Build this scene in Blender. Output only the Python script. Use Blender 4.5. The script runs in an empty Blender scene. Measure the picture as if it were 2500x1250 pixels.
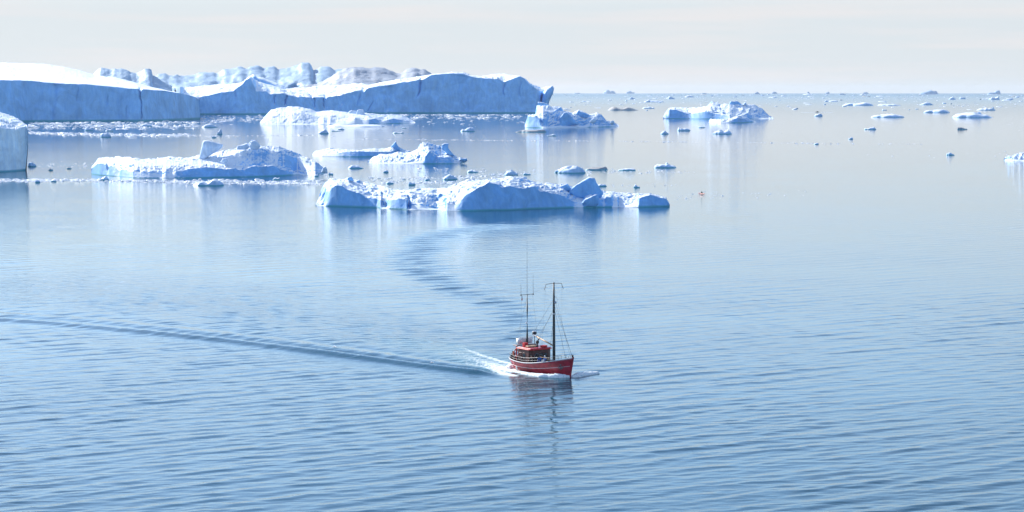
import bpy, bmesh, math, random
import numpy as np
from mathutils import Vector, Matrix

sc = bpy.context.scene
COL = sc.collection
R = math.radians
rnd = random.Random(7)

# ------------------------------------------------------------------ camera, sky, sun, exposure
H = 37.0                      # eye height over the water
F = 4950.0                    # focal length in photo pixels (photo 2500 wide)
PITCH = math.atan((625.0 - 223.4) / F)
CP, SP = math.cos(PITCH), math.sin(PITCH)
cam_d = bpy.data.cameras.new('camera')
cam = bpy.data.objects.new('camera', cam_d)
COL.objects.link(cam)
cam.location = (0, 0, H)
cam.rotation_euler = (math.pi / 2 - PITCH, 0, 0)
cam_d.sensor_width = 36.0
cam_d.lens = 36.0 * F / 2500.0
cam_d.clip_start = 1.0
cam_d.clip_end = 200000.0
sc.camera = cam

SUN_EL, SUN_AZ = R(29), R(-46)      # azimuth from +Y, negative = to the left
world = bpy.data.worlds.new('World')
sc.world = world
world.use_nodes = True
wn = world.node_tree
bg = wn.nodes['Background']
sky = wn.nodes.new('ShaderNodeTexSky')
sky.sky_type = 'NISHITA'
sky.sun_disc = False
sky.sun_elevation = SUN_EL
sky.sun_rotation = SUN_AZ
sky.air_density = 1.0
sky.dust_density = 0.3
sky.ozone_density = 4.5
# thin cirrus: pale streaks stretched along the horizon, fading towards the zenith
tc = wn.nodes.new('ShaderNodeTexCoord')
mp = wn.nodes.new('ShaderNodeMapping')
mp.inputs['Scale'].default_value = (5.0, 5.0, 90.0)
mp.inputs['Rotation'].default_value = (0, R(0.8), 0)
wn.links.new(tc.outputs['Generated'], mp.inputs['Vector'])
cn = wn.nodes.new('ShaderNodeTexNoise')
cn.inputs['Scale'].default_value = 1.0
cn.inputs['Detail'].default_value = 5.0
cn.inputs['Roughness'].default_value = 0.55
wn.links.new(mp.outputs[0], cn.inputs['Vector'])
cr = wn.nodes.new('ShaderNodeMapRange')
cr.inputs['From Min'].default_value = 0.47
cr.inputs['From Max'].default_value = 0.72
cr.inputs['To Min'].default_value = 0.0
cr.inputs['To Max'].default_value = 0.65
wn.links.new(cn.outputs['Fac'], cr.inputs['Value'])
cmix = wn.nodes.new('ShaderNodeMix')
cmix.data_type = 'RGBA'
cmix.inputs['B'].default_value = (3.35, 3.1, 3.05, 1)
wn.links.new(cr.outputs[0], cmix.inputs['Factor'])
wn.links.new(sky.outputs[0], cmix.inputs['A'])
# whitish air low over the sea, the same all round the horizon
sx = wn.nodes.new('ShaderNodeSeparateXYZ')
wn.links.new(tc.outputs['Generated'], sx.inputs[0])
hr = wn.nodes.new('ShaderNodeMapRange')
hr.interpolation_type = 'SMOOTHSTEP'
hr.inputs['From Min'].default_value = 0.035
hr.inputs['From Max'].default_value = 0.15
hr.inputs['To Min'].default_value = 0.97
hr.inputs['To Max'].default_value = 0.0
wn.links.new(sx.outputs['Z'], hr.inputs['Value'])
hmix = wn.nodes.new('ShaderNodeMix')
hmix.data_type = 'RGBA'
hmix.inputs['B'].default_value = (2.62, 2.82, 2.99, 1)
wn.links.new(hr.outputs[0], hmix.inputs['Factor'])
wn.links.new(sky.outputs[0], hmix.inputs['A'])
wn.links.new(hmix.outputs['Result'], cmix.inputs['A'])
wn.links.new(cmix.outputs['Result'], bg.inputs['Color'])
bg.inputs['Strength'].default_value = 0.15

sun_d = bpy.data.lights.new('sun', 'SUN')
sun_d.energy = 4.4
sun_d.angle = R(0.5)
sun_d.color = (1.0, 0.955, 0.90)
sun = bpy.data.objects.new('sun', sun_d)
COL.objects.link(sun)
SUNV = Vector((math.sin(SUN_AZ) * math.cos(SUN_EL), math.cos(SUN_AZ) * math.cos(SUN_EL), math.sin(SUN_EL)))
sun.rotation_euler = SUNV.to_track_quat('Z', 'Y').to_euler()
sun.location = (-200, 120, 300)

sc.view_settings.view_transform = 'Standard'
sc.view_settings.look = 'None'
sc.view_settings.exposure = 0.86
sc.view_settings.gamma = 1.0
sc.view_settings.use_curve_mapping = False
sc.cycles.volume_bounces = 0
sc.cycles.max_bounces = 6

# ------------------------------------------------------------------ helpers
def ground(px, py):
    """point of the sea surface seen at photo pixel (px, py)"""
    a, b = (px - 1250.0) / F, (625.0 - py) / F
    dy, dz = CP + b * SP, -SP + b * CP
    t = -H / dz
    return np.array([t * a, t * dy])

def at_depth(px, py, Y):
    """x and z of pixel rays where they reach distance Y (arrays allowed)"""
    a, b = (px - 1250.0) / F, (625.0 - py) / F
    dy, dz = CP + b * SP, -SP + b * CP
    t = Y / dy
    return t * a, H + t * dz

def hash3(i, j, k, seed):
    n = (i.astype(np.int64) * 374761393 + j.astype(np.int64) * 668265263 + k.astype(np.int64) * 2147483647 + seed * 974711) & 0xffffffff
    n = ((n ^ (n >> 13)) * 1274126177) & 0xffffffff
    n = ((n ^ (n >> 16)) * 2246822519) & 0xffffffff
    n = n ^ (n >> 15)
    return n.astype(np.float64) / 4294967295.0

def vnoise(p, seed=0):
    """smooth value noise in -1..1 of an (n,3) array"""
    f = np.floor(p)
    i = f.astype(np.int64)
    w = p - f
    w = w * w * w * (w * (w * 6 - 15) + 10)
    out = 0
    for a in (0, 1):
        wa = w[:, 0] if a else 1 - w[:, 0]
        for b in (0, 1):
            wb = w[:, 1] if b else 1 - w[:, 1]
            for c in (0, 1):
                wc = w[:, 2] if c else 1 - w[:, 2]
                out = out + wa * wb * wc * hash3(i[:, 0] + a, i[:, 1] + b, i[:, 2] + c, seed)
    return out * 2 - 1

def fbm(p, seed=0, octv=4, gain=0.5, ridged=False):
    s, amp, tot = 0, 1.0, 0
    for o in range(octv):
        v = vnoise(p, seed + o * 17)
        if ridged:
            v = 1 - 2 * np.abs(v)
        s = s + amp * v
        tot += amp
        amp *= gain
        p = p * 2.03 + 11.3
    return s / tot

def facets(u, v, seed=0):
    """broken-block relief: every cell of a jittered grid is a flat facet of its own height and tilt"""
    iu, iv = np.floor(u).astype(np.int64), np.floor(v).astype(np.int64)
    best = np.full(u.shape, 1e9); out = np.zeros(u.shape)
    z0 = np.zeros_like(iu)
    for a in (-1, 0, 1):
        for b in (-1, 0, 1):
            cu, cv = iu + a, iv + b
            fx, fy = cu + hash3(cu, cv, z0, seed), cv + hash3(cu, cv, z0 + 1, seed)
            d = (u - fx) ** 2 + (v - fy) ** 2
            val = (hash3(cu, cv, z0 + 2, seed) * 2 - 1) + 1.5 * (hash3(cu, cv, z0 + 3, seed) - .5) * (u - fx) * 2 + 1.5 * (hash3(cu, cv, z0 + 4, seed) - .5) * (v - fy) * 2
            m = d < best
            best = np.where(m, d, best); out = np.where(m, val, out)
    return out

def vec3(x, y, z):
    return np.stack([np.asarray(x, float), np.asarray(y, float), np.asarray(z, float)], -1)

def mesh_np(name, verts, quads, mat, smooth=True):
    me = bpy.data.meshes.new(name)
    nv, nq = len(verts), len(quads)
    me.vertices.add(nv)
    me.vertices.foreach_set('co', np.asarray(verts, np.float32).ravel())
    me.loops.add(nq * 4)
    me.loops.foreach_set('vertex_index', np.asarray(quads, np.int32).ravel())
    me.polygons.add(nq)
    me.polygons.foreach_set('loop_start', np.arange(0, nq * 4, 4, dtype=np.int32))
    me.polygons.foreach_set('use_smooth', np.full(nq, smooth, dtype=bool))
    me.update(calc_edges=True)
    me.materials.append(mat)
    return me

def grid_quads(nr, nc, flip=False):
    i, j = np.meshgrid(np.arange(nr - 1), np.arange(nc - 1), indexing='ij')
    a = (i * nc + j).ravel()
    q = np.stack([a, a + 1, a + nc + 1, a + nc], -1)
    return q[:, ::-1] if flip else q

def link(name, me, parent=None, loc=None):
    o = bpy.data.objects.new(name, me)
    COL.objects.link(o)
    if parent is not None:
        o.parent = parent
    if loc is not None:
        o.location = loc
    return o

def tag(o, label=None, cat=None, group=None, kind=None):
    if label: o['label'] = label
    if cat: o['category'] = cat
    if group: o['group'] = group
    if kind: o['kind'] = kind
    return o

def thing(name, label, cat, loc=(0, 0, 0), rotz=0.0, group=None):
    o = bpy.data.objects.new(name, None)
    COL.objects.link(o)
    o.location = loc
    o.rotation_euler = (0, 0, rotz)
    o.empty_display_size = 0.3
    return tag(o, label, cat, group)

def center_mesh(verts):
    """base point of a shape: middle of its footprint at sea level"""
    c = np.array([(verts[:, 0].min() + verts[:, 0].max()) / 2, (verts[:, 1].min() + verts[:, 1].max()) / 2, 0.0])
    return c

# ------------------------------------------------------------------ materials
def new_mat(name):
    m = bpy.data.materials.new(name)
    m.use_nodes = True
    return m, m.node_tree, m.node_tree.nodes['Principled BSDF']

def N(nt, kind, **kw):
    n = nt.nodes.new(kind)
    for k, v in kw.items():
        setattr(n, k, v)
    return n

def plain(name, col, rough=0.5, var=0.12, scale=6.0, metal=0.0, bump=0.0):
    m, nt, b = new_mat(name)
    g = N(nt, 'ShaderNodeNewGeometry')
    no = N(nt, 'ShaderNodeTexNoise')
    no.inputs['Scale'].default_value = scale
    no.inputs['Detail'].default_value = 4
    tcn = N(nt, 'ShaderNodeTexCoord')
    nt.links.new(tcn.outputs['Object'], no.inputs['Vector'])
    rm = N(nt, 'ShaderNodeMapRange')
    rm.inputs['From Min'].default_value = 0.3
    rm.inputs['From Max'].default_value = 0.7
    rm.inputs['To Min'].default_value = 1 - var * 2
    rm.inputs['To Max'].default_value = 1 + var
    nt.links.new(no.outputs['Fac'], rm.inputs['Value'])
    mx = N(nt, 'ShaderNodeVectorMath', operation='SCALE')
    mx.inputs[0].default_value = col[:3]
    nt.links.new(rm.outputs[0], mx.inputs['Scale'])
    nt.links.new(mx.outputs[0], b.inputs['Base Color'])
    b.inputs['Roughness'].default_value = rough
    b.inputs['Metallic'].default_value = metal
    if bump:
        bp = N(nt, 'ShaderNodeBump')
        bp.inputs['Distance'].default_value = bump
        nt.links.new(no.outputs['Fac'], bp.inputs['Height'])
        nt.links.new(bp.outputs[0], b.inputs['Normal'])
    return m

def ice_material(name, unit, snow=(0.76, 0.82, 0.88), ice=(0.21, 0.47, 0.80), dirt=0.25, band=1.0, dirtcol=(0.33, 0.30, 0.26)):
    """snow lying on the gentle ground, bare blue glacier ice on the steep faces; unit = metres of the finest visible relief"""
    m, nt, b = new_mat(name)
    L = nt.links.new
    g = N(nt, 'ShaderNodeNewGeometry')
    sn = N(nt, 'ShaderNodeSeparateXYZ'); L(g.outputs['Normal'], sn.inputs[0])
    sp = N(nt, 'ShaderNodeSeparateXYZ'); L(g.outputs['Position'], sp.inputs[0])
    # broken edge between snow and ice
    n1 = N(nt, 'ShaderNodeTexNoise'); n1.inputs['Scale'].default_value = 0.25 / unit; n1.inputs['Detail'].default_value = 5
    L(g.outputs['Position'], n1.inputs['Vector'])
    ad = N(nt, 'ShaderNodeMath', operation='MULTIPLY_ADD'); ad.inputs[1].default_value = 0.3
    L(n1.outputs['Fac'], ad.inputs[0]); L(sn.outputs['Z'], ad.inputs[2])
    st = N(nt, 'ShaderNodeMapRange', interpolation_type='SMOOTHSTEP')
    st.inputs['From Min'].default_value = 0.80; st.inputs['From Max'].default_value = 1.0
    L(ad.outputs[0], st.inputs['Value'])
    # vertical striping of the ice faces
    mpn = N(nt, 'ShaderNodeMapping'); mpn.inputs['Scale'].default_value = (0.3 / unit, 0.3 / unit, 0.035 / unit)
    L(g.outputs['Position'], mpn.inputs['Vector'])
    n2 = N(nt, 'ShaderNodeTexNoise'); n2.inputs['Scale'].default_value = 1.0; n2.inputs['Detail'].default_value = 6; n2.inputs['Roughness'].default_value = 0.65
    L(mpn.outputs[0], n2.inputs['Vector'])
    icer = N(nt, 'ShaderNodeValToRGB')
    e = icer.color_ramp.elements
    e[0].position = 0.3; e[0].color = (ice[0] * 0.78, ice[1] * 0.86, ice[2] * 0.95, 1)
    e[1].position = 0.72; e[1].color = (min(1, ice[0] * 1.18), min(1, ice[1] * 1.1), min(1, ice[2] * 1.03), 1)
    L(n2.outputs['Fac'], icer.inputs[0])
    n4 = N(nt, 'ShaderNodeTexNoise'); n4.inputs['Scale'].default_value = 0.06 / unit; n4.inputs['Detail'].default_value = 7; n4.inputs['Roughness'].default_value = 0.62
    n4.inputs['Distortion'].default_value = 0.8
    L(g.outputs['Position'], n4.inputs['Vector'])
    mo_ = N(nt, 'ShaderNodeMapRange'); mo_.inputs['From Min'].default_value = 0.32; mo_.inputs['From Max'].default_value = 0.68
    mo_.inputs['To Min'].default_value = 0.80; mo_.inputs['To Max'].default_value = 1.14
    L(n4.outputs['Fac'], mo_.inputs['Value'])
    icem = N(nt, 'ShaderNodeVectorMath', operation='SCALE'); L(icer.outputs[0], icem.inputs[0]); L(mo_.outputs[0], icem.inputs['Scale'])
    # dust and moraine dirt on the snow
    n3 = N(nt, 'ShaderNodeTexNoise'); n3.inputs['Scale'].default_value = 0.5 / unit; n3.inputs['Detail'].default_value = 8; n3.inputs['Roughness'].default_value = 0.7
    L(g.outputs['Position'], n3.inputs['Vector'])
    dr = N(nt, 'ShaderNodeMapRange'); dr.inputs['From Min'].default_value = 0.56; dr.inputs['From Max'].default_value = 0.74
    dr.inputs['To Max'].default_value = dirt
    L(n3.outputs['Fac'], dr.inputs['Value'])
    sm = N(nt, 'ShaderNodeMix', data_type='RGBA')
    sm.inputs['A'].default_value = (*snow, 1); sm.inputs['B'].default_value = (*dirtcol, 1)
    L(dr.outputs[0], sm.inputs['Factor'])
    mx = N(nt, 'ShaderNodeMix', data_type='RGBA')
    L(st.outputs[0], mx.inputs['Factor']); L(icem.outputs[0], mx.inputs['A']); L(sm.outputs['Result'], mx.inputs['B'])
    # wet, washed ice at the waterline; its teal also paints in underwater ice glow
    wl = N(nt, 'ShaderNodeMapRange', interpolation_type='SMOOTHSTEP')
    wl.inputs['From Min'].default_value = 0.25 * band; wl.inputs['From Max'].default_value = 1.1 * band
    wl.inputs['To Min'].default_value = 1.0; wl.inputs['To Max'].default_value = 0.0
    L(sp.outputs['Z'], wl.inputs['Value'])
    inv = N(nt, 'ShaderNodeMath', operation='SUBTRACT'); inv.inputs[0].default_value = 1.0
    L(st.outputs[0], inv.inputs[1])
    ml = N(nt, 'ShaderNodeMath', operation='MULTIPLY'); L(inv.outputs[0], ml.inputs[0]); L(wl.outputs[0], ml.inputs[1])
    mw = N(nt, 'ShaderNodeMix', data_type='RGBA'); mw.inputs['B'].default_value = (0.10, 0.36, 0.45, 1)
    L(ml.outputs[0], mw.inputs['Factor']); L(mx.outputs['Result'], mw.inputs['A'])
    L(mw.outputs['Result'], b.inputs['Base Color'])
    b.inputs['Roughness'].default_value = 0.55
    b.inputs['Specular IOR Level'].default_value = 0.25
    bp = N(nt, 'ShaderNodeBump'); bp.inputs['Strength'].default_value = 0.9; bp.inputs['Distance'].default_value = unit * 0.55
    hb = N(nt, 'ShaderNodeMix', data_type='FLOAT')
    L(st.outputs[0], hb.inputs['Factor']); L(n2.outputs['Fac'], hb.inputs['A']); L(n3.outputs['Fac'], hb.inputs['B'])
    L(hb.outputs['Result'], bp.inputs['Height'])
    L(bp.outputs[0], b.inputs['Normal'])
    return m

# ------------------------------------------------------------------ water
def polyline_coords(x, y, pts):
    """signed distance to a polyline (left of travel positive) and arc length along it"""
    best = np.full(x.shape, 1e9); sd = np.zeros(x.shape); arc = np.zeros(x.shape)
    s0 = 0.0
    for (p, q) in zip(pts[:-1], pts[1:]):
        d = q - p; ln = np.hypot(*d); d = d / ln
        rx, ry = x - p[0], y - p[1]
        t = np.clip(rx * d[0] + ry * d[1], 0, ln)
        ex, ey = rx - t * d[0], ry - t * d[1]
        dist = np.hypot(ex, ey)
        sgn = np.sign(d[0] * ry - d[1] * rx)
        m = dist < best
        best[m] = dist[m]; sd[m] = (dist * sgn)[m]; arc[m] = (s0 + t)[m]
        s0 += ln
    return sd, arc, s0

def px_line(pts):
    return [ground(*p) for p in pts]

BOAT_H = R(-55)
HB = np.array([math.cos(BOAT_H), math.sin(BOAT_H)])
STEM = ground(1393, 921)
BOAT_C = STEM - 6.0 * HB

def build_water():
    ys = [30.0]
    while ys[-1] < 40000:
        y = ys[-1]
        if y < 150: r = 0.012
        elif y < 340: r = 0.0012
        elif y < 700: r = 0.0012 + (y - 340) / 360 * 0.0024
        else: r = 0.02
        ys.append(y * (1 + r))
    ys = np.array(ys)
    u = np.concatenate([-np.geomspace(3.0, 0.345, 16), np.linspace(-0.34, 0.34, 340), np.geomspace(0.345, 3.0, 16)])
    Y, U = np.meshgrid(ys, u, indexing='ij')
    X = U * Y
    dyl = np.gradient(ys)[:, None] * np.ones_like(U)
    dxl = np.gradient(u)[None, :] * Y
    x, y = X.ravel(), Y.ravel()
    dy, dx = dyl.ravel(), dxl.ravel()
    rg = np.random.RandomState(3)
    big = fbm(vec3(x / 55, y / 80, 0 * x), 5, 3)
    big2 = fbm(vec3(x / 28, y / 22, 0 * x), 9, 3)
    amp = np.interp(y, [100, 260, 330, 420, 560, 900, 1400], [1.0, 1.0, 0.95, 0.75, 0.5, 0.2, 0.0])
    amp = amp * np.clip(1 + 0.55 * big + 0.35 * big2, 0.2, 2)
    # wake lines
    sarm = px_line([(1240, 921), (1200, 914), (1000, 889), (700, 850), (400, 815), (150, 790), (0, 781), (-300, 768)])
    sd1, arc1, _ = polyline_coords(x, y, sarm)
    parm = px_line([(1240, 880), (1275, 790), (1230, 752), (1140, 712), (1080, 690), (1025, 660), (1005, 635), (1030, 602), (1070, 577), (1130, 562), (1220, 552)])
    sd2, arc2, _ = polyline_coords(x, y, parm)
    track = px_line([(1250, 905), (1180, 880), (1075, 838), (960, 812), (800, 780), (560, 740), (200, 700)])
    sd3, arc3, _ = polyline_coords(x, y, track)
    w2 = np.exp(-(sd2 / (3.2 + arc2 * 0.019)) ** 2) * np.clip(arc2 / 12, 0, 1)
    inside = np.clip(1 - np.abs(sd3) / (4 + arc3 * 0.22), 0, 1) * (np.abs(arc3) > 0.1)
    inside = inside ** 0.6
    longw = amp * (1 + 1.3 * w2) * (1 - 0.7 * inside)
    calm = 1 - 0.85 * np.exp(-(sd1 / 6) ** 2) * np.exp(-arc1 / 220)
    longw = longw * calm
    shortw = amp * (1 + 0.9 * inside) * calm
    h = np.zeros_like(x)
    base = math.atan2(0.83, -0.56)          # wave travel direction: crests lie almost across the view
    for i in range(90):
        lam = 0.9 * (6.5 / 0.9) ** rg.rand()
        th = base + rg.normal(0, 0.16 if lam > 2.5 else 0.34)
        k = 2 * math.pi / lam
        kx, ky = k * math.cos(th), k * math.sin(th)
        slope = 0.0095 * (0.7 + 0.6 * rg.rand()) * (0.64 if lam > 3.2 else 1.1)
        a = slope / k
        res = np.clip(2.0 - dy * abs(ky) / 1.1, 0, 1) * np.clip(2.0 - dx * abs(kx) / 1.2, 0, 1)
        h += a * res * (longw if lam > 2.6 else shortw) * np.sin(kx * x + ky * y + rg.rand() * 7)
    # real ripples have narrow crests and flat troughs
    Hn = np.clip(h / (0.055 * np.maximum(amp, 0.02)), -3, 3)
    h = h + 0.055 * amp * 0.2 * (Hn ** 2 - 1)
    # starboard wake arm: a train of three or four crests behind one leading ridge
    env = np.exp(-arc1 / 190) * np.clip(arc1 / 5, 0.15, 1)
    mod = 0.9 + 0.25 * fbm(vec3(arc1 / 16, 0 * x, 0 * x), 21, 2)
    wd = 1.0 + arc1 * 0.008
    q = -sd1                                  # inner side of the wake
    wob = 0.7 * fbm(vec3(arc1 / 30, 0 * x, 0 * x), 33, 2)
    train = (np.exp(-((q + wob) / wd) ** 2) - 0.40 * np.exp(-((q + wob - 2.0 * wd) / (wd * 1.05)) ** 2)
             + 0.25 * np.exp(-((q + wob - 4.0 * wd) / (wd * 1.1)) ** 2) - 0.3 * np.exp(-((q + wob - 6.0 * wd) / (wd * 1.2)) ** 2))
    h += 0.66 * env * mod * train
    # port arm, seen end on as steeper crossing crests along the curved track
    ph = 2 * math.pi / 6.2 * (x * -0.30 + y * 0.954) + 1.2 * fbm(vec3(x / 15, y / 15, 0 * x), 41, 2)
    h += np.interp(y, [260, 520], [0.07, 0.14]) * w2 * np.sin(ph)
    h *= np.clip((y - 60) / 40, 0, 1)
    # hollow along the hull
    lx = (x - BOAT_C[0]) * HB[0] + (y - BOAT_C[1]) * HB[1]
    ly = -(x - BOAT_C[0]) * HB[1] + (y - BOAT_C[1]) * HB[0]
    near = np.exp(-((lx / 7.5) ** 4 + (ly / 3.6) ** 4))
    h *= 1 - 0.85 * near
    h *= 1 - 0.5 * np.exp(-(((x - BOAT_C[0]) / 9) ** 4 + ((y - (BOAT_C[1] - 14)) / 16) ** 4))
    # foam: churned tail, thin trailing streaks
    foam = np.zeros_like(x)
    def streak(pts, w0, w1, f0, f1):
        sdd, ar, tot = polyline_coords(x, y, px_line(pts))
        t = np.clip(ar / tot, 0, 1)
        w = w0 + (w1 - w0) * t
        return (f0 + (f1 - f0) * t) * np.exp(-(sdd / w) ** 2) * (1 - t ** 6)
    foam = np.maximum(foam, streak([(1256, 917), (1222, 908), (1180, 895), (1130, 881), (1060, 864)], 1.0, 2.0, 0.82, 0.44))
    foam = np.maximum(foam, streak([(1250, 905), (1225, 896), (1170, 880), (1110, 860)], 2.8, 3.4, 0.80, 0.46))
    foam = np.maximum(foam, streak([(1260, 892), (1190, 872), (1120, 846), (1060, 829)], 1.0, 1.3, 0.78, 0.55))
    foam = np.maximum(foam, streak([(1245, 902), (1150, 872), (1050, 846), (900, 818)], 3.5, 7.0, 0.66, 0.36))
    foam = np.maximum(foam, streak([(1030, 873), (985, 865), (910, 851)], 0.7, 0.5, 0.5, 0.45))
    foam = np.maximum(foam, streak([(915, 796), (870, 788)], 0.7, 0.6, 0.5, 0.4))
    foam = np.maximum(foam, streak([(700, 800), (650, 792)], 0.7, 0.6, 0.45, 0.4))
    V = vec3(x, y, h)
    me = mesh_np('sea', V, grid_quads(len(ys), len(u)), MAT['water'])
    at = me.attributes.new('foam', 'FLOAT', 'POINT')
    at.data.foreach_set('value', foam.astype(np.float32))
    at = me.attributes.new('chop', 'FLOAT', 'POINT')
    chop = np.interp(y, [150, 300, 600, 1200, 3000], [1.0, 1.0, 0.8, 0.55, 0.4]) * np.clip(1 + 0.9 * inside + 0.5 * w2 + 0.45 * big2, 0.3, 2.2)
    at.data.foreach_set('value', chop.astype(np.float32))
    at = me.attributes.new('rough', 'FLOAT', 'POINT')
    at.data.foreach_set('value', np.interp(y, [300, 900, 2500, 7000, 20000], [0.015, 0.03, 0.06, 0.15, 0.26]).astype(np.float32))
    o = link('water', me)
    return tag(o, 'calm blue rippled sea reaching to the horizon', None, None, 'structure')

def water_material():
    m, nt, b = new_mat('sea water')
    L = nt.links.new
    b.inputs['Base Color'].default_value = (0.003, 0.052, 0.082, 1)
    ra = N(nt, 'ShaderNodeAttribute', attribute_name='rough'); L(ra.outputs['Fac'], b.inputs['Roughness'])
    b.inputs['IOR'].default_value = 1.333
    g = N(nt, 'ShaderNodeNewGeometry')
    mpn = N(nt, 'ShaderNodeMapping'); mpn.inputs['Rotation'].default_value = (0, 0, R(-30)); mpn.inputs['Scale'].default_value = (0.33, 1.0, 1.0)
    L(g.outputs['Position'], mpn.inputs['Vector'])
    n1 = N(nt, 'ShaderNodeTexNoise'); n1.inputs['Scale'].default_value = 0.9; n1.inputs['Detail'].default_value = 5; n1.inputs['Roughness'].default_value = 0.55
    n1.inputs['Distortion'].default_value = 0.4
    L(mpn.outputs[0], n1.inputs['Vector'])
    ch = N(nt, 'ShaderNodeAttribute', attribute_name='chop')
    bp = N(nt, 'ShaderNodeBump'); bp.inputs['Distance'].default_value = 0.2
    st = N(nt, 'ShaderNodeMath', operation='MULTIPLY'); st.inputs[1].default_value = 0.32
    L(ch.outputs['Fac'], st.inputs[0]); L(st.outputs[0], bp.inputs['Strength'])
    L(n1.outputs['Fac'], bp.inputs['Height']); L(bp.outputs[0], b.inputs['Normal'])
    # foam
    fo = N(nt, 'ShaderNodeAttribute', attribute_name='foam')
    n2 = N(nt, 'ShaderNodeTexNoise'); n2.inputs['Scale'].default_value = 2.6; n2.inputs['Detail'].default_value = 8; n2.inputs['Roughness'].default_value = 0.75
    L(g.outputs['Position'], n2.inputs['Vector'])
    ad = N(nt, 'ShaderNodeMath', operation='ADD'); L(fo.outputs['Fac'], ad.inputs[0]); L(n2.outputs['Fac'], ad.inputs[1])
    mr = N(nt, 'ShaderNodeMapRange'); mr.inputs['From Min'].default_value = 1.05; mr.inputs['From Max'].default_value = 1.25
    L(ad.outputs[0], mr.inputs['Value'])
    fb = N(nt, 'ShaderNodeBsdfDiffuse'); fb.inputs['Color'].default_value = (0.78, 0.82, 0.80, 1)
    # green tint of churned water round the foam
    tint = N(nt, 'ShaderNodeMix', data_type='RGBA'); tint.inputs['A'].default_value = (0.003, 0.052, 0.082, 1); tint.inputs['B'].default_value = (0.02, 0.11, 0.115, 1)
    tr = N(nt, 'ShaderNodeMapRange'); tr.inputs['From Min'].default_value = 0.1; tr.inputs['From Max'].default_value = 0.8
    L(fo.outputs['Fac'], tr.inputs['Value']); L(tr.outputs[0], tint.inputs['Factor']); L(tint.outputs['Result'], b.inputs['Base Color'])
    ms = N(nt, 'ShaderNodeMixShader')
    L(mr.outputs[0], ms.inputs[0]); L(b.outputs[0], ms.inputs[1]); L(fb.outputs[0], ms.inputs[2])
    L(ms.outputs[0], nt.nodes['Material Output'].inputs['Surface'])
    return m

MAT = {}
MAT['water'] = water_material()
water = build_water()

# ------------------------------------------------------------------ icebergs
def curve(pts, xs, v):
    p = np.array([(q[0], q[1]) for q in pts], float)
    py = np.interp(xs, p[:, 0], p[:, 1])
    if len(pts[0]) > 2:
        vv = np.interp(xs, p[:, 0], np.array([q[2] for q in pts], float))
    else:
        vv = np.full_like(xs, float(v))
    return py, vv

def smooth_end(s, taper):
    t = np.clip(np.minimum(s, 1 - s) / taper, 0, 1)
    return np.sqrt(1 - (1 - t) ** 2)

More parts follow.
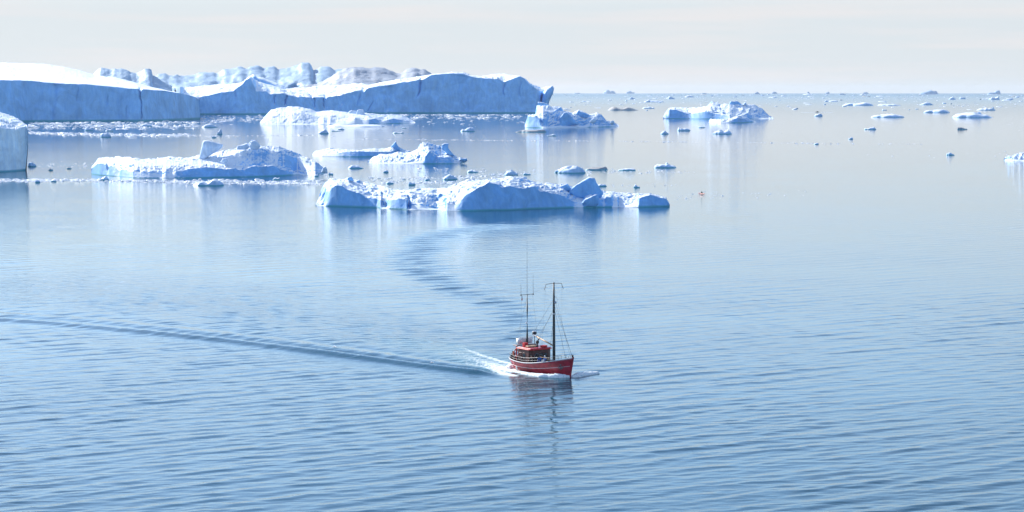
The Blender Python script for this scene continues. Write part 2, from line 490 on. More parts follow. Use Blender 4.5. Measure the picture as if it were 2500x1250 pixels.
def loft(curves, n, subs, amps, seed, unit, back, taper=0.05, jitter=0.6, plan=0.0, plan_len=8.0, xr=None, cracks=()):
    """iceberg surface through traced lines: waterline, edges, skyline, each at its own depth behind the waterline.
    curves: [(points, depth)], subs: rows between neighbours, amps: relief (m) of each strip, back: thickness behind the skyline"""
    f = np.array(curves[0][0], float)
    x0, x1 = xr if xr else (f[:, 0].min(), f[:, 0].max())
    xs = np.linspace(x0, x1, n)
    s = np.linspace(0, 1, n)
    T = np.maximum(smooth_end(s, taper), 0.02)
    zero = np.zeros(n)
    py0, _ = curve(curves[0][0], xs, 0)
    gy = np.array([ground(a, b)[1] for a, b in zip(xs, py0)])
    pl = plan * fbm(vec3(xs / plan_len / 2, zero, zero + seed), seed + 3, 2, 0.4) if plan else zero
    rows, ra = [], []
    keys = []
    prev = None
    for k, (pts, v) in enumerate(curves):
        py, vv = curve(pts, xs, v)
        if k:
            py = py + jitter * fbm(vec3(xs / 5.0, zero + k * 7.7, zero + seed), seed + k, 4, 0.65)
            py = np.minimum(py, prev)
        prev = py
        Yk = gy + vv * T + pl * (1.0 if k == 0 else (0.8 if k == 1 else 0.4))
        if k == 0:
            t = Yk
            a = (xs - 1250) / F
            X, Z = at_depth(xs, py, gy); X = X * Yk / gy; Z = zero.copy()
        else:
            X, Z = at_depth(xs, py, Yk)
            Z = np.maximum(Z, 0.05)
        keys.append((X, Yk, Z))
    X, Yk, Z = keys[0]
    rows.append((X, Yk, zero - 2.0)); ra.append(0)
    for k in range(len(keys) - 1):
        A, B = keys[k], keys[k + 1]
        for j in range(subs[k]):
            t = j / subs[k]
            rows.append(tuple(A[i] + (B[i] - A[i]) * t for i in range(3)))
            a_prev = amps[k - 1] if (k and j == 0) else amps[k]
            ra.append((amps[k] + a_prev) / 2 * (min(1, 0.25 + j / 3) if k == 0 else 1))
    A = keys[-1]
    nb = 8
    bk = back * T
    for j in range(nb + 1):
        t = j / nb
        ang = t * math.pi / 2
        Yb = A[1] + bk * math.sin(ang) ** 1.2
        Zb = (A[2] + 2.0) * (math.cos(ang) ** 0.8 if j < nb else 0) - 2.0
        rows.append((A[0] * Yb / A[1], Yb, Zb)); ra.append(amps[-1] * (1 - t))
    G = np.array([np.stack(r, -1) for r in rows])           # rows, cols, 3
    ra = np.array(ra)[:, None]
    for ci, (cx_, cw_, cd_, ta, tb, lean) in enumerate(cracks):       # crevasses: wandering, open only over part of the face
        for j in range(subs[0] + 2):
            t = j / subs[0]
            win = min(max((t - ta) / 0.12, 0), 1) * min(max((tb - t) / 0.12, 0), 1)
            if win <= 0: continue
            wander = lean * (t - 1) + 2.2 * math.sin(t * 5 + ci * 1.7) + 1.1 * math.sin(t * 13 + ci)
            G[j + 1, :, 1] += 0.5 * cd_ * win * np.exp(-((xs - cx_ - wander) / (cw_ * (0.6 + 0.6 * t))) ** 2)
    du = np.gradient(G, axis=1); dv = np.gradient(G, axis=0)
    nrm = np.cross(du, dv); nrm /= np.linalg.norm(nrm, axis=-1, keepdims=True) + 1e-9
    P = G.reshape(-1, 3)
    uu = (np.broadcast_to(xs[None, :], G.shape[:2]) / (plan_len * 0.55)).ravel()
    vv_ = (np.arange(len(rows))[:, None] / 7.0 * np.ones(n)[None, :]).ravel()
    wv = fbm(P / (unit * 20), seed + 30, 2)
    onsnow = (np.clip((np.arange(len(rows)) - subs[0]) / 3.0, 0, 1)[:, None] * np.ones(n)[None, :]).ravel()
    nz = fbm(P / (unit * 16), seed, 6, 0.55) * 0.8 + fbm(P / (unit * 6), seed + 50, 4, 0.6, True) * 0.2 + onsnow * (0.6 * facets(uu + wv, vv_ + wv, seed) + 0.25 * facets(uu * 2.7 + wv, vv_ * 2.2 + wv, seed + 1))
    D = (nz.reshape(G.shape[:2]) * ra * (0.15 + 0.85 * T)[None, :])[..., None] * nrm
    G = G + D
    G[0, :, 2] = -2.0
    return G

def iceberg(name, label, mat, G, parent=None, cat='iceberg', group=None, kind=None):
    V = G.reshape(-1, 3)
    c = center_mesh(V)
    me = mesh_np(name, V - c, grid_quads(G.shape[0], G.shape[1]), mat)
    if parent is None:
        o = link(name, me, None, c)
        tag(o, label, cat, group, kind)
    else:
        o = link(name, me, parent, Vector(c) - parent.location)
        if label: o['label'] = label
    return o

def ice_block(outline, Y, depth, mat, parent, seed, unit, name='ice_block', bulge=0.25, yaw=0.0):
    """a lump of ice: its outline as traced, given real thickness and an uneven, faceted skin"""
    pts = np.array(outline, float)
    # resample the outline evenly
    q = np.vstack([pts, pts[:1]])
    seg = np.hypot(*(q[1:] - q[:-1]).T)
    cum = np.concatenate([[0], np.cumsum(seg)])
    n = 56
    tt = np.linspace(0, cum[-1], n, endpoint=False)
    ox, oy = np.interp(tt, cum, q[:, 0]), np.interp(tt, cum, q[:, 1])
    cx, cy = ox.mean(), oy.mean()
    rows = []
    prof = [(0.0, 0.02), (0.02, 0.35), (0.05, 0.7), (0.10, 0.92), (0.25, 1.0), (0.5, 0.99), (0.75, 0.9), (0.92, 0.6), (1.0, 0.02)]
    for (d, r) in prof:
        px, py = cx + (ox - cx) * r, cy + (oy - cy) * r
        Yr = Y + d * depth + (px - cx) * yaw
        X, Z = at_depth(px, py, Yr)
        rows.append(np.stack([X, Yr, Z], -1))
    G = np.array(rows)
    G = np.concatenate([G, G[:, :1]], axis=1)
    P = G.reshape(-1, 3)
    off = np.stack([fbm(P / (unit * 12), seed + i * 9, 4, 0.55) for i in range(3)], -1)
    G = G + off.reshape(G.shape) * unit * 1.6
    G[:, -1] = G[:, 0]
    V = G.reshape(-1, 3)
    c = np.array(parent.location)
    me = mesh_np(name, V - c, grid_quads(G.shape[0], G.shape[1]), mat)
    return link(name, me, parent)

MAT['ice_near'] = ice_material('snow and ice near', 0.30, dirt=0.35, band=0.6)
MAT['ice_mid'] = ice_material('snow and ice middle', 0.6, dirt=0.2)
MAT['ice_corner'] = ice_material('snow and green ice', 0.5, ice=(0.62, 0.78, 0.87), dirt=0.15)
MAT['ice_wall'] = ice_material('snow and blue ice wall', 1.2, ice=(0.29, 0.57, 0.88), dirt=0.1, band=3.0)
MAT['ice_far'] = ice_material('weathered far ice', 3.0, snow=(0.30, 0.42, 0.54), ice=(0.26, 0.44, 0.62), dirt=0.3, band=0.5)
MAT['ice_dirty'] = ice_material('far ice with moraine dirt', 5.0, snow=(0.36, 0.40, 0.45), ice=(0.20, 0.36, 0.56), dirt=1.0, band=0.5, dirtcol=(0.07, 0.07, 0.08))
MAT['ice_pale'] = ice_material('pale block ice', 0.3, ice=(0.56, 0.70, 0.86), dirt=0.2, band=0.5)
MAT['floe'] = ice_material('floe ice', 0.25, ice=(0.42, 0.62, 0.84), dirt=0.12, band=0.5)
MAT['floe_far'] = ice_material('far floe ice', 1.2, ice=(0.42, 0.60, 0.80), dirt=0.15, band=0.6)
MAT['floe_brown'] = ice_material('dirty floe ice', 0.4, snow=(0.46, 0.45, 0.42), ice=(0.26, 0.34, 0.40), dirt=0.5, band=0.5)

# --- hero berg, middle of the picture
G = loft([
    ([(770, 503), (858, 505.5), (921, 507), (939, 509), (1002, 512), (1067, 512), (1092, 514.5), (1155, 515), (1246, 512.4), (1390, 507.6), (1486, 506), (1635, 505)], 0),
    ([(770, 502, .5), (784, 501, 2), (790, 499, 4), (796, 485, 3), (809, 460, 2.5), (822, 451.5, 2), (835, 454, 2), (847, 463, 2), (876, 472, 2), (892, 483, 2), (917, 485, 2),
      (931, 489, 2), (926, 497, 4), (942, 505, 5), (948, 498, 3), (954, 488, 2), (975, 486, 2), (994, 489, 2), (990, 497, 4), (998, 507, 5), (1005, 501, 3), (1027, 500, 3), (1041, 505, 4),
      (1060, 509, 5), (1085, 509, 5), (1090, 497, 3), (1110, 499, 3), (1121, 496, 2.5), (1133, 480, 3), (1155, 465, 2.5), (1182, 452, 2), (1193, 445, 2), (1210, 450, 2), (1227, 459, 2), (1246, 454, 2), (1280, 462, 2),
      (1304, 456, 2), (1318, 467, 2), (1354, 473, 2), (1380, 482, 2), (1404, 493, 2.5), (1421, 493, 3), (1431, 484, 2), (1460, 474, 2), (1463, 486, 2), (1475, 486, 3), (1482, 480, 2.5), (1493, 481, 2.5),
      (1496, 493, 3), (1510, 496, 3), (1508, 504, 5), (1535, 500, 5), (1556, 492, 4), (1560, 484, 2), (1587, 475, 2), (1606, 480, 2), (1625, 485, 1.5), (1634, 498, .5), (1636, 503, .3)], 3),
    ([(770, 502), (780, 490), (790, 470), (800, 452), (812, 443), (835, 446), (870, 455), (930, 468), (960, 476), (1000, 475), (1060, 477), (1095, 474), (1120, 462), (1146, 451), (1190, 442), (1224, 442), (1251, 438),
      (1280, 444), (1308, 452), (1340, 456), (1380, 460), (1400, 468), (1440, 470), (1470, 474), (1510, 478), (1540, 478), (1570, 474.5), (1600, 478), (1625, 484.5), (1636, 502)], 12),
    ([(770, 502), (777, 485), (784, 468.6), (790, 456), (804, 438), (809, 433.5), (818, 438), (840, 437), (853, 432), (862, 438), (894, 445), (930, 453), (957, 463), (975, 464), (1002, 461), (1056, 461), (1088, 461), (1103, 454),
      (1124, 445), (1146, 438), (1169, 441), (1191, 438), (1224, 435.6), (1251, 430), (1280, 434), (1308, 446), (1332, 448), (1354, 448), (1383, 450), (1400, 457), (1440, 462), (1472, 466), (1503, 469), (1534, 473), (1565, 472), (1587, 474),
      (1625, 484), (1636, 501)], 20),
], 520, [34, 26, 26], [0.14, 0.42, 0.36], 11, 0.30, 14, 0.03, 0.7, 2.0, 26)
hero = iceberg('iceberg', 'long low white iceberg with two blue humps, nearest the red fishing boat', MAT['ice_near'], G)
Yh = ground(1420, 507)[1]
ice_block([(1388, 470), (1394, 459), (1412, 449), (1438, 433), (1450, 434.5), (1456, 448), (1464, 460), (1474, 472), (1468, 484), (1446, 486), (1424, 484), (1404, 480)], Yh + 6, 5, MAT['ice_near'], hero, 5, 0.3, 'ice_spire', yaw=-0.02)
ice_block([(1354, 462), (1366, 455), (1384, 447.5), (1392, 457), (1398, 468), (1376, 472)], Yh + 9, 4, MAT['ice_near'], hero, 8, 0.3, 'ice_spire')
ice_block([(1420, 495), (1430, 485), (1448, 478), (1458, 474), (1463, 482), (1462, 498), (1452, 507), (1425, 508)], Yh + 1, 5, MAT['ice_near'], hero, 6, 0.25)
ice_block([(848, 440), (850, 433), (858, 431), (863, 436), (862, 442)], Yh + 18, 2, MAT['ice_near'], hero, 9, 0.12)

# --- ragged berg at left of it
G = loft([
    ([(223, 424), (245, 427.5), (292, 431), (297, 432), (324, 434), (423, 434.6), (572, 433), (696, 429), (726, 426.6), (770, 429), (798, 421)], 0),
    ([(223, 412), (227, 407, 2), (247, 399, 2), (259, 402, 2), (264, 414, 4), (270, 404, 2), (282, 411, 3), (291, 417, 5), (299, 414, 3), (312, 417, 3), (339, 420, 3), (386, 420, 3), (395, 429, 6), (405, 420, 3), (420, 426, 6), (430, 418, 4), (453, 415, 3), (460, 412, 3), (502, 409, 2.5), (560, 413, 2.5), (597, 414, 2.5), (607, 409, 2.5),
      (654, 406, 2.5), (671, 406, 2.5), (696, 417, 3), (721, 422, 4), (740, 424, 5), (770, 424, 4), (798, 420)], 3),
    ([(223, 412), (227, 405), (247, 396), (282, 399), (312, 403), (360, 406), (440, 404), (502, 404), (540, 403, 10), (600, 407, 9), (640, 404, 9), (680, 405, 9.5), (720, 417, 9.5), (760, 413, 10), (798, 419)], 10),
    ([(223, 412), (242, 391), (282, 389), (340, 393), (400, 392), (450, 392), (500, 394), (540, 392, 12.5), (557, 382, 12), (587, 370, 11.5), (621, 360, 11.5), (640, 362, 11.5), (660, 372, 12.5), (681, 371, 11.8), (721, 384, 12), (760, 403, 13), (798, 417)], 20),
    ([(223, 411), (242, 386), (282, 384.5), (312, 384.5), (359, 389), (398, 386), (416, 382), (448, 386), (470, 381), (488, 378), (520, 374), (547, 366), (577, 364), (582, 357), (602, 351), (612, 350), (636, 357), (681, 357), (696, 363), (721, 373), (746, 384), (770, 395), (798, 414)], 32),
], 460, [28, 16, 24, 22], [0.22, 0.5, 0.14, 0.42], 23, 0.42, 18, 0.04, 1.0, 2.5, 22)
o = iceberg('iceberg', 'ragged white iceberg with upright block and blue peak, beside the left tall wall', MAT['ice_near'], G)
Yb = ground(500, 434)[1]
ice_block([(484, 391), (490, 370), (496, 344), (512, 344.5), (545, 352), (541, 360), (532, 368), (512, 380), (496, 392)], Yb + 24, 7, MAT['ice_pale'], o, 12, 0.35)
ice_block([(608, 357), (613, 345), (621, 342), (630, 347), (637, 357), (630, 364), (612, 364)], Yb + 22, 6, MAT['ice_pale'], o, 13, 0.3)
ice_block([(578, 366), (580, 356), (590, 354), (604, 350), (609, 357), (600, 366)], Yb + 24, 4, MAT['ice_pale'], o, 14, 0.3)
ice_block([(539, 396), (543, 388), (552, 387), (556, 394), (550, 400)], Yb + 12, 4, MAT['ice_pale'], o, 15, 0.2)
ice_block([(784, 420), (788, 409), (794, 406), (799, 412), (799, 422)], Yb + 4, 4, MAT['ice_pale'], o, 16, 0.2)

# --- the pair behind the hero
G = loft([
    ([(761, 381), (786, 382), (876, 383), (960, 381), (1000, 373)], 0),
    ([(761, 380), (778, 380, 3), (786, 378, 3), (809, 376), (836, 371), (876, 369.6), (939, 370.5), (966, 369), (985, 371), (1000, 371)], 3),
    ([(761, 380), (770, 372), (790, 368), (809, 366), (840, 368), (876, 368), (914, 365), (941, 366), (953, 362), (966, 360), (977, 366), (1000, 370)], 14),
    ([(761, 379), (770, 370.5), (790, 365), (809, 362), (840, 365), (876, 367), (914, 362), (941, 363), (953, 359), (962, 354), (972, 358), (986, 365), (997, 368), (1000, 370)], 26),
], 260, [18, 16, 16], [0.15, 0.4, 0.35], 31, 0.5, 14, 0.05, 0.6, 1.5, 20)
o = iceberg('iceberg', 'flat low iceberg with a small pointed horn, behind the humped white one', MAT['ice_near'], G)
Yc = ground(960, 381)[1]
ice_block([(952, 366), (956, 356), (963, 348), (966, 345.5), (968, 352), (973, 359), (979, 369), (965, 371)], Yc + 15, 5, MAT['ice_near'], o, 17, 0.3, 'ice_spire')
ice_block([(992, 373), (996, 369), (1000, 367), (1003, 373)], Yc - 20, 3, MAT['ice_near'], o, 18, 0.2, 'ice_spire')

G = loft([
    ([(898, 397.5), (930, 399), (1038, 400), (1124, 399), (1141, 392)], 0),
    ([(898, 396), (930, 397.5, 4), (1000, 397, 5), (1031, 392, 4), (1040, 380, 3), (1047, 371, 3), (1057, 380, 3), (1066, 388, 4), (1068, 384, 3), (1096, 385, 3), (1110, 391, 3), (1122, 397, 3), (1132, 391, 3), (1141, 391)], 3),
    ([(898, 395), (926, 386), (950, 385), (980, 384), (1010, 380), (1030, 372), (1046, 364), (1062, 372, 9), (1070, 380, 8), (1096, 379, 8), (1117, 389), (1141, 390)], 12),
    ([(898, 393), (926, 377), (952, 376), (971, 371), (987, 373), (1002, 372), (1016, 366), (1027, 351), (1042, 347.5), (1060, 353), (1076, 358), (1090, 364), (1100, 372), (1110, 380), (1117, 386), (1139, 387), (1141, 390)], 24),
], 260, [18, 22, 20], [0.16, 0.5, 0.5], 37, 0.42, 14, 0.05, 0.8, 2.0, 16)
o = iceberg('iceberg', 'humped white iceberg with a thumb-like block on its right shoulder', MAT['ice_near'], G)
Yc = ground(1040, 400)[1]
ice_block([(1078, 364), (1079, 352), (1086, 349), (1095, 351), (1094, 361), (1104, 373), (1110, 381), (1098, 380), (1086, 370)], Yc + 14, 6, MAT['ice_near'], o, 19, 0.3)
ice_block([(1120, 392), (1124, 387), (1139, 386), (1141, 392), (1132, 396)], Yc + 4, 5, MAT['ice_near'], o, 20, 0.25)

# --- smooth dome with a rubble tail
G = loft([
    ([(633, 303.7), (702, 303.7), (783, 303.7), (900, 303.5), (1014, 300)], 0),
    ([(633, 303), (660, 303, 10), (700, 303, 14), (740, 302.5, 14), (778, 302, 10), (790, 295, 6), (800, 300, 8), (806, 291, 6), (820, 298, 6), (850, 296, 6), (867, 288, 6), (885, 293, 6), (915, 290, 6), (930, 297, 6), (960, 289, 6), (985, 294, 6), (1014, 299)], 10),
    ([(633, 302), (644, 292), (662, 284), (700, 283), (712, 276), (735, 275), (770, 283), (810, 281), (850, 283), (880, 284), (930, 286), (980, 288), (1000, 292), (1014, 299)], 36),
    ([(633, 301), (644, 286.6), (662, 268.6), (677, 264), (698, 262), (707, 259.6), (731, 260.5), (756, 266), (772, 273), (810, 268.6), (851, 274), (870, 275), (891, 276), (930, 279), (980, 281), (996, 288), (1010, 296), (1014, 299)], 70),
], 340, [14, 24, 24], [0.2, 0.55, 0.4], 41, 1.0, 40, 0.03, 0.7, 3, 26)
o = iceberg('iceberg', 'smooth white dome iceberg with a tail of broken lumps, before the long blue wall', MAT['ice_mid'], G)
Yd = ground(870, 303)[1]
ice_block([(848, 282), (852, 272), (858, 268.5), (869, 270), (867, 280), (860, 284)], Yd + 45, 9, MAT['ice_pale'], o, 24, 0.7)
ice_block([(868, 280), (872, 268), (880, 266), (887, 268), (891, 278), (884, 285)], Yd + 40, 9, MAT['ice_pale'], o, 25, 0.7)

# --- jumbled berg right of the long wall
G = loft([
    ([(1281, 311.5), (1326, 312.5), (1390, 311.5), (1460, 310.5), (1510, 308.5)], 0),
    ([(1281, 310), (1291, 285, 6), (1308, 283, 5), (1318, 291, 6), (1325, 307, 10), (1336, 309.5, 12), (1360, 307, 12), (1374, 307, 12), (1392, 308, 9), (1412, 305, 7), (1425, 308, 8), (1440, 300, 8), (1455, 306, 10), (1480, 304, 9), (1500, 306, 5), (1510, 307.5)], 6),
    ([(1281, 310), (1292, 283), (1308, 283), (1320, 288, 16), (1340, 297, 18), (1362, 297, 16), (1376, 282, 18), (1384, 276, 18), (1400, 292, 16), (1420, 296, 16), (1440, 290, 18), (1460, 293, 18), (1480, 299, 14), (1496, 301), (1510, 307)], 12),
    ([(1281, 309.5), (1292, 281), (1308, 281), (1316, 270, 40), (1340, 272, 40), (1360, 272, 36), (1376, 274, 34), (1384, 273, 30), (1396, 279, 34), (1412, 274, 34), (1424, 276, 34), (1440, 282, 34), (1457, 278, 34), (1468, 282, 34), (1480, 296, 30), (1496, 298), (1510, 306)], 30),
    ([(1281, 309), (1292, 280.5), (1307, 280), (1311, 258), (1340, 258), (1350, 260), (1370, 261), (1376, 271), (1384, 272), (1398, 276), (1412, 269), (1424, 273), (1440, 280), (1457, 275), (1468, 280), (1480, 295), (1496, 297), (1510, 305)], 50),
], 300, [18, 14, 20, 16], [0.35, 0.75, 0.8, 0.6], 47, 0.9, 24, 0.04, 0.7, 4, 14)
o = iceberg('iceberg', 'jumbled white iceberg of tilted slabs off the end of the long blue wall', MAT['ice_mid'], G)
Ye = ground(1340, 312)[1]
ice_block([(1308, 280), (1312, 262), (1313, 250.5), (1326, 251), (1339, 254), (1347, 260), (1334, 266), (1318, 268)], Ye + 50, 12, MAT['ice_mid'], o, 26, 0.8)
ice_block([(1335, 275), (1350, 264), (1362, 263), (1369, 259.5), (1371, 266), (1374, 272), (1366, 282), (1355, 283)], Ye + 38, 14, MAT['ice_mid'], o, 27, 0.8)
ice_block([(1406, 282), (1410, 272), (1413, 267.5), (1417, 272), (1425, 274), (1440, 281), (1432, 288)], Ye + 40, 10, MAT['ice_mid'], o, 28, 0.7, 'ice_spire')
ice_block([(1352, 302), (1366, 288), (1378, 274), (1384, 273), (1392, 281), (1404, 294), (1412, 303), (1390, 305)], Ye + 16, 8, MAT['ice_mid'], o, 29, 0.7, 'ice_spire')
ice_block([(1438, 298), (1446, 290), (1452, 289), (1456, 296), (1448, 302)], Ye + 14, 6, MAT['ice_pale'], o, 30, 0.5)
ice_block([(1488, 301), (1492, 294), (1498, 294), (1500, 301), (1494, 305)], Ye + 12, 6, MAT['ice_pale'], o, 33, 0.5)

# --- rounded ragged berg further right
G = loft([
    ([(1619, 289.6), (1687, 290), (1782, 291), (1888, 290)], 0),
    ([(1619, 288), (1629, 276, 8), (1634, 267, 8), (1648, 267, 8), (1660, 272, 8), (1681, 278, 8), (1700, 276, 8), (1723, 272, 8), (1743, 277, 8), (1774, 281, 8), (1796, 286, 12), (1810, 284, 12), (1824, 279, 8), (1852, 286, 8), (1870, 289, 8), (1888, 289)], 8),
    ([(1619, 287), (1634, 266), (1648, 266), (1681, 273), (1715, 269), (1735, 262), (1750, 268), (1774, 274), (1796, 278, 34), (1824, 272), (1852, 276), (1870, 286), (1888, 289)], 30),
    ([(1619, 286), (1628, 270), (1642, 262), (1670, 263), (1700, 262), (1726, 259), (1740, 248), (1750, 251), (1760, 255), (1782, 256), (1804, 254), (1818, 254), (1844, 256), (1856, 262), (1863, 268), (1877, 283), (1888, 288)], 64),
], 300, [18, 22, 20], [0.45, 1.2, 1.1], 53, 1.1, 34, 0.05, 0.9, 5, 22)
o = iceberg('iceberg', 'rounded rugged white iceberg with blue left end, on open water right of centre', MAT['ice_mid'], G)
Yf = ground(1750, 291)[1]
ice_block([(1780, 258), (1784, 248), (1798, 246.5), (1804, 250), (1812, 256), (1798, 260)], Yf + 70, 14, MAT['ice_mid'], o, 34, 0.8)
ice_block([(1814, 256), (1817, 250), (1822, 251), (1822, 257)], Yf + 68, 8, MAT['ice_pale'], o, 35, 0.6)
G = loft([
    ([(1729, 299), (1760, 300.5), (1800, 300), (1844, 298)], 0),
    ([(1729, 298), (1740, 297, 4), (1774, 298, 5), (1788, 293, 4), (1800, 288, 4), (1812, 289, 4), (1830, 294, 4), (1844, 297)], 5),
    ([(1729, 296), (1734, 290), (1745, 291), (1770, 292), (1782, 290), (1796, 284), (1806, 283), (1820, 287), (1844, 296)], 24),
], 140, [12, 16], [0.3, 0.9], 57, 0.8, 16, 0.05, 0.6, 3, 10)
iceberg('iceberg', 'small white wedge iceberg lying just in front of the rounded rugged one', MAT['ice_mid'], G)

# --- berg cut by the right edge
G = loft([
    ([(2451, 391), (2470, 393.5), (2520, 394), (2570, 392), (2600, 388)], 0),
    ([(2451, 389), (2464, 391, 3), (2480, 389, 3), (2500, 390, 3), (2540, 386, 3), (2600, 387)], 3),
    ([(2451, 388), (2459, 383.6), (2483, 377.6), (2491, 373), (2510, 376), (2550, 372), (2580, 380), (2600, 386)], 22),
], 160, [10, 22], [0.2, 1.0], 59, 0.45, 14, 0.06, 0.6, 2, 10)
iceberg('iceberg', 'small snow-white iceberg running out of the picture at right edge', MAT['ice_near'], G)

# --- corner berg
G = loft([
    ([(-170, 426), (-80, 423), (0, 420), (40, 418), (66, 416)], 0),
    ([(-170, 330), (-80, 318), (0, 312), (29, 315), (40, 318), (50, 312), (64, 309), (72, 318), (74, 340)], 4),
    ([(-170, 312), (-80, 296), (0, 290), (25, 294), (48, 298), (62, 305), (70, 311), (74, 338)], 22),
    ([(-170, 280), (-80, 264), (0, 272.6), (21, 280.5), (47, 290), (62, 302), (69, 306), (74, 335)], 48),
], 240, [40, 16, 16], [0.7, 0.6, 0.35], 61, 0.6, 24, 0.22, 0.6, 2.0, 24, xr=(-170, 72))
zt = np.clip(G[:, :, 2] / 22.0, 0, 1); cw = np.clip((np.linspace(-170, 72, G.shape[1]) - 20) / 52, 0, 1) ** 2
G[:, :, 0] -= 1.9 * cw[None, :] * (1 - zt) ** 1.3 + 0.8 * cw[None, :] * np.clip(zt * 2 - 1, 0, 1)
iceberg('iceberg', 'green-blue iceberg cliff with rounded snowy top cut by the left edge', MAT['ice_corner'], G)

# --- tabular wall at left
G = loft([
    ([(-260, 302), (-100, 300), (66, 297.6), (200, 297), (343, 296), (420, 294), (488, 291)], 0),
    ([(-260, 192), (-100, 193), (0, 195.5), (79, 198), (137, 204), (211, 206.5), (317, 216), (338, 217), (343, 226), (348, 218), (406, 222), (446, 229), (460, 231.6), (478, 237), (488, 243)], 10),
    ([(-260, 182), (-100, 182), (0, 186), (79, 187), (137, 190), (211, 196), (317, 207), (406, 221.5), (446, 229), (460, 231.6), (478, 237), (488, 242.8)], 320),
    ([(-260, 150), (-100, 148), (0, 153), (53, 155), (106, 156), (158, 163), (198, 173.6), (230, 183.6), (277, 188), (343, 205), (406, 221), (446, 229), (465, 233), (488, 242.5)], 900),
], 420, [60, 16, 18], [1.0, 0.6, 0.7], 67, 1.6, 500, 0.02, 0.35, 22, 60, cracks=((343, 1.8, 16, 0.0, 1.05, 1.0), (320, 1.6, 6, 0.05, 0.5, 16), (188, 1.6, 5, 0.5, 0.95, 3), (262, 1.8, 5, 0.4, 0.8, 4), (66, 1.6, 5, 0.1, 0.7, 14), (430, 1.6, 5, 0.6, 0.95, 2), (130, 9, 7, 0.0, 1.05, 4), (400, 10, 6, 0.0, 1.05, 3)))
iceberg('iceberg', 'tall flat-topped iceberg with long blue cliff and smooth snow roof at left', MAT['ice_wall'], G)

# --- long wall in the middle
G = loft([
    ([(440, 281), (488, 280), (700, 278.5), (900, 277), (1100, 277), (1308, 276.5), (1340, 274)], 0),
    ([(440, 241), (488, 238), (526, 229), (569, 222.7), (594, 205.6), (601, 196.6), (610, 190), (622, 214, 14), (625, 224, 14), (648, 223, 14), (659, 231, 14), (691, 229), (720, 237), (756, 238), (761, 244, 20), (766, 238), (790, 239), (794, 246, 20), (799, 238), (828, 233), (864, 224), (882, 221), (888, 227, 18), (894, 218), (900, 215), (950, 208), (1000, 199), (1024, 193), (1028, 196), (1052, 184), (1080, 181.6),
      (1100, 179), (1130, 180), (1150, 187), (1176, 190), (1220, 194), (1230, 202), (1250, 194), (1268, 187), (1278, 192), (1284, 200), (1292, 207), (1310, 218), (1326, 224), (1332, 232), (1340, 240)], 14),
    ([(440, 226), (488, 226), (526, 218), (569, 212), (594, 204), (610, 190), (622, 205, 40), (640, 210, 40), (673, 216, 50), (698, 222, 60), (756, 228), (790, 229), (828, 223), (864, 215), (900, 210.5), (950, 201), (1000, 194), (1052, 183), (1100, 178.6),
      (1130, 180), (1150, 187), (1176, 189), (1220, 188), (1250, 187), (1264, 186.5), (1278, 192), (1292, 205), (1310, 217), (1326, 221), (1340, 226)], 160),
    ([(440, 212), (470, 212), (526, 207.5), (585, 204), (594, 203), (612, 186), (618, 182), (624, 185), (640, 190), (673, 202), (698, 216), (720, 214.6), (760, 213), (828, 207.4), (882, 202), (900, 207), (970, 195), (1052, 182.4), (1080, 181), (1100, 178.5), (1130, 179.8), (1150, 186.5), (1176, 187),
      (1200, 183), (1230, 180), (1264, 185), (1276, 190), (1282, 199), (1292, 203), (1310, 211), (1320, 216), (1332, 213), (1340, 212)], 420),
], 620, [60, 20, 20], [1.3, 2.4, 1.8], 71, 1.7, 260, 0.015, 0.6, 24, 50, cracks=((577, 1.6, 8, 0.6, 1.0, 1), (671, 1.8, 12, 0.45, 1.0, 1), (697, 2.2, 16, 0.4, 1.0, 3), (766, 1.6, 12, 0.3, 1.0, 1), (791, 1.6, 12, 0.35, 1.0, 1), (880, 1.6, 9, 0.3, 0.9, 8), (1027, 2.0, 18, 0.45, 1.0, 16), (925, 1.8, 8, 0.0, 0.5, 30), (1231, 1.8, 10, 0.5, 1.0, -1), (1268, 2.0, 7, 0.4, 0.95, -4), (1180, 1.5, 5, 0.3, 0.6, 8), (950, 12, 10, 0, 1.05, 8), (1130, 16, 9, 0, 1.05, -8), (830, 10, 10, 0, 1.05, 4)))
o = iceberg('iceberg', 'long blue iceberg wall with snowy saddle, spanning the middle of the horizon', MAT['ice_wall'], G)
Yw = ground(1320, 276)[1]
ice_block([(1322, 250), (1326, 224), (1334, 215), (1341, 211), (1348, 208), (1351, 216), (1349, 228), (1342, 244), (1337, 262), (1330, 276), (1312, 278)], Yw + 20, 60, MAT['ice_wall'], o, 72, 1.6, 'ice_spire')
ice_block([(604, 216), (606, 200), (612, 192), (618, 181), (624, 188), (640, 191), (660, 199), (680, 209), (695, 218), (676, 224), (650, 220), (630, 222)], Yw + 70, 90, MAT['ice_wall'], o, 73, 2.0, 'ice_spire')
ice_block([(1258, 202), (1262, 190), (1268, 186.5), (1275, 189), (1281, 199), (1276, 210), (1264, 212)], Yw + 14, 40, MAT['ice_wall'], o, 74, 1.5)

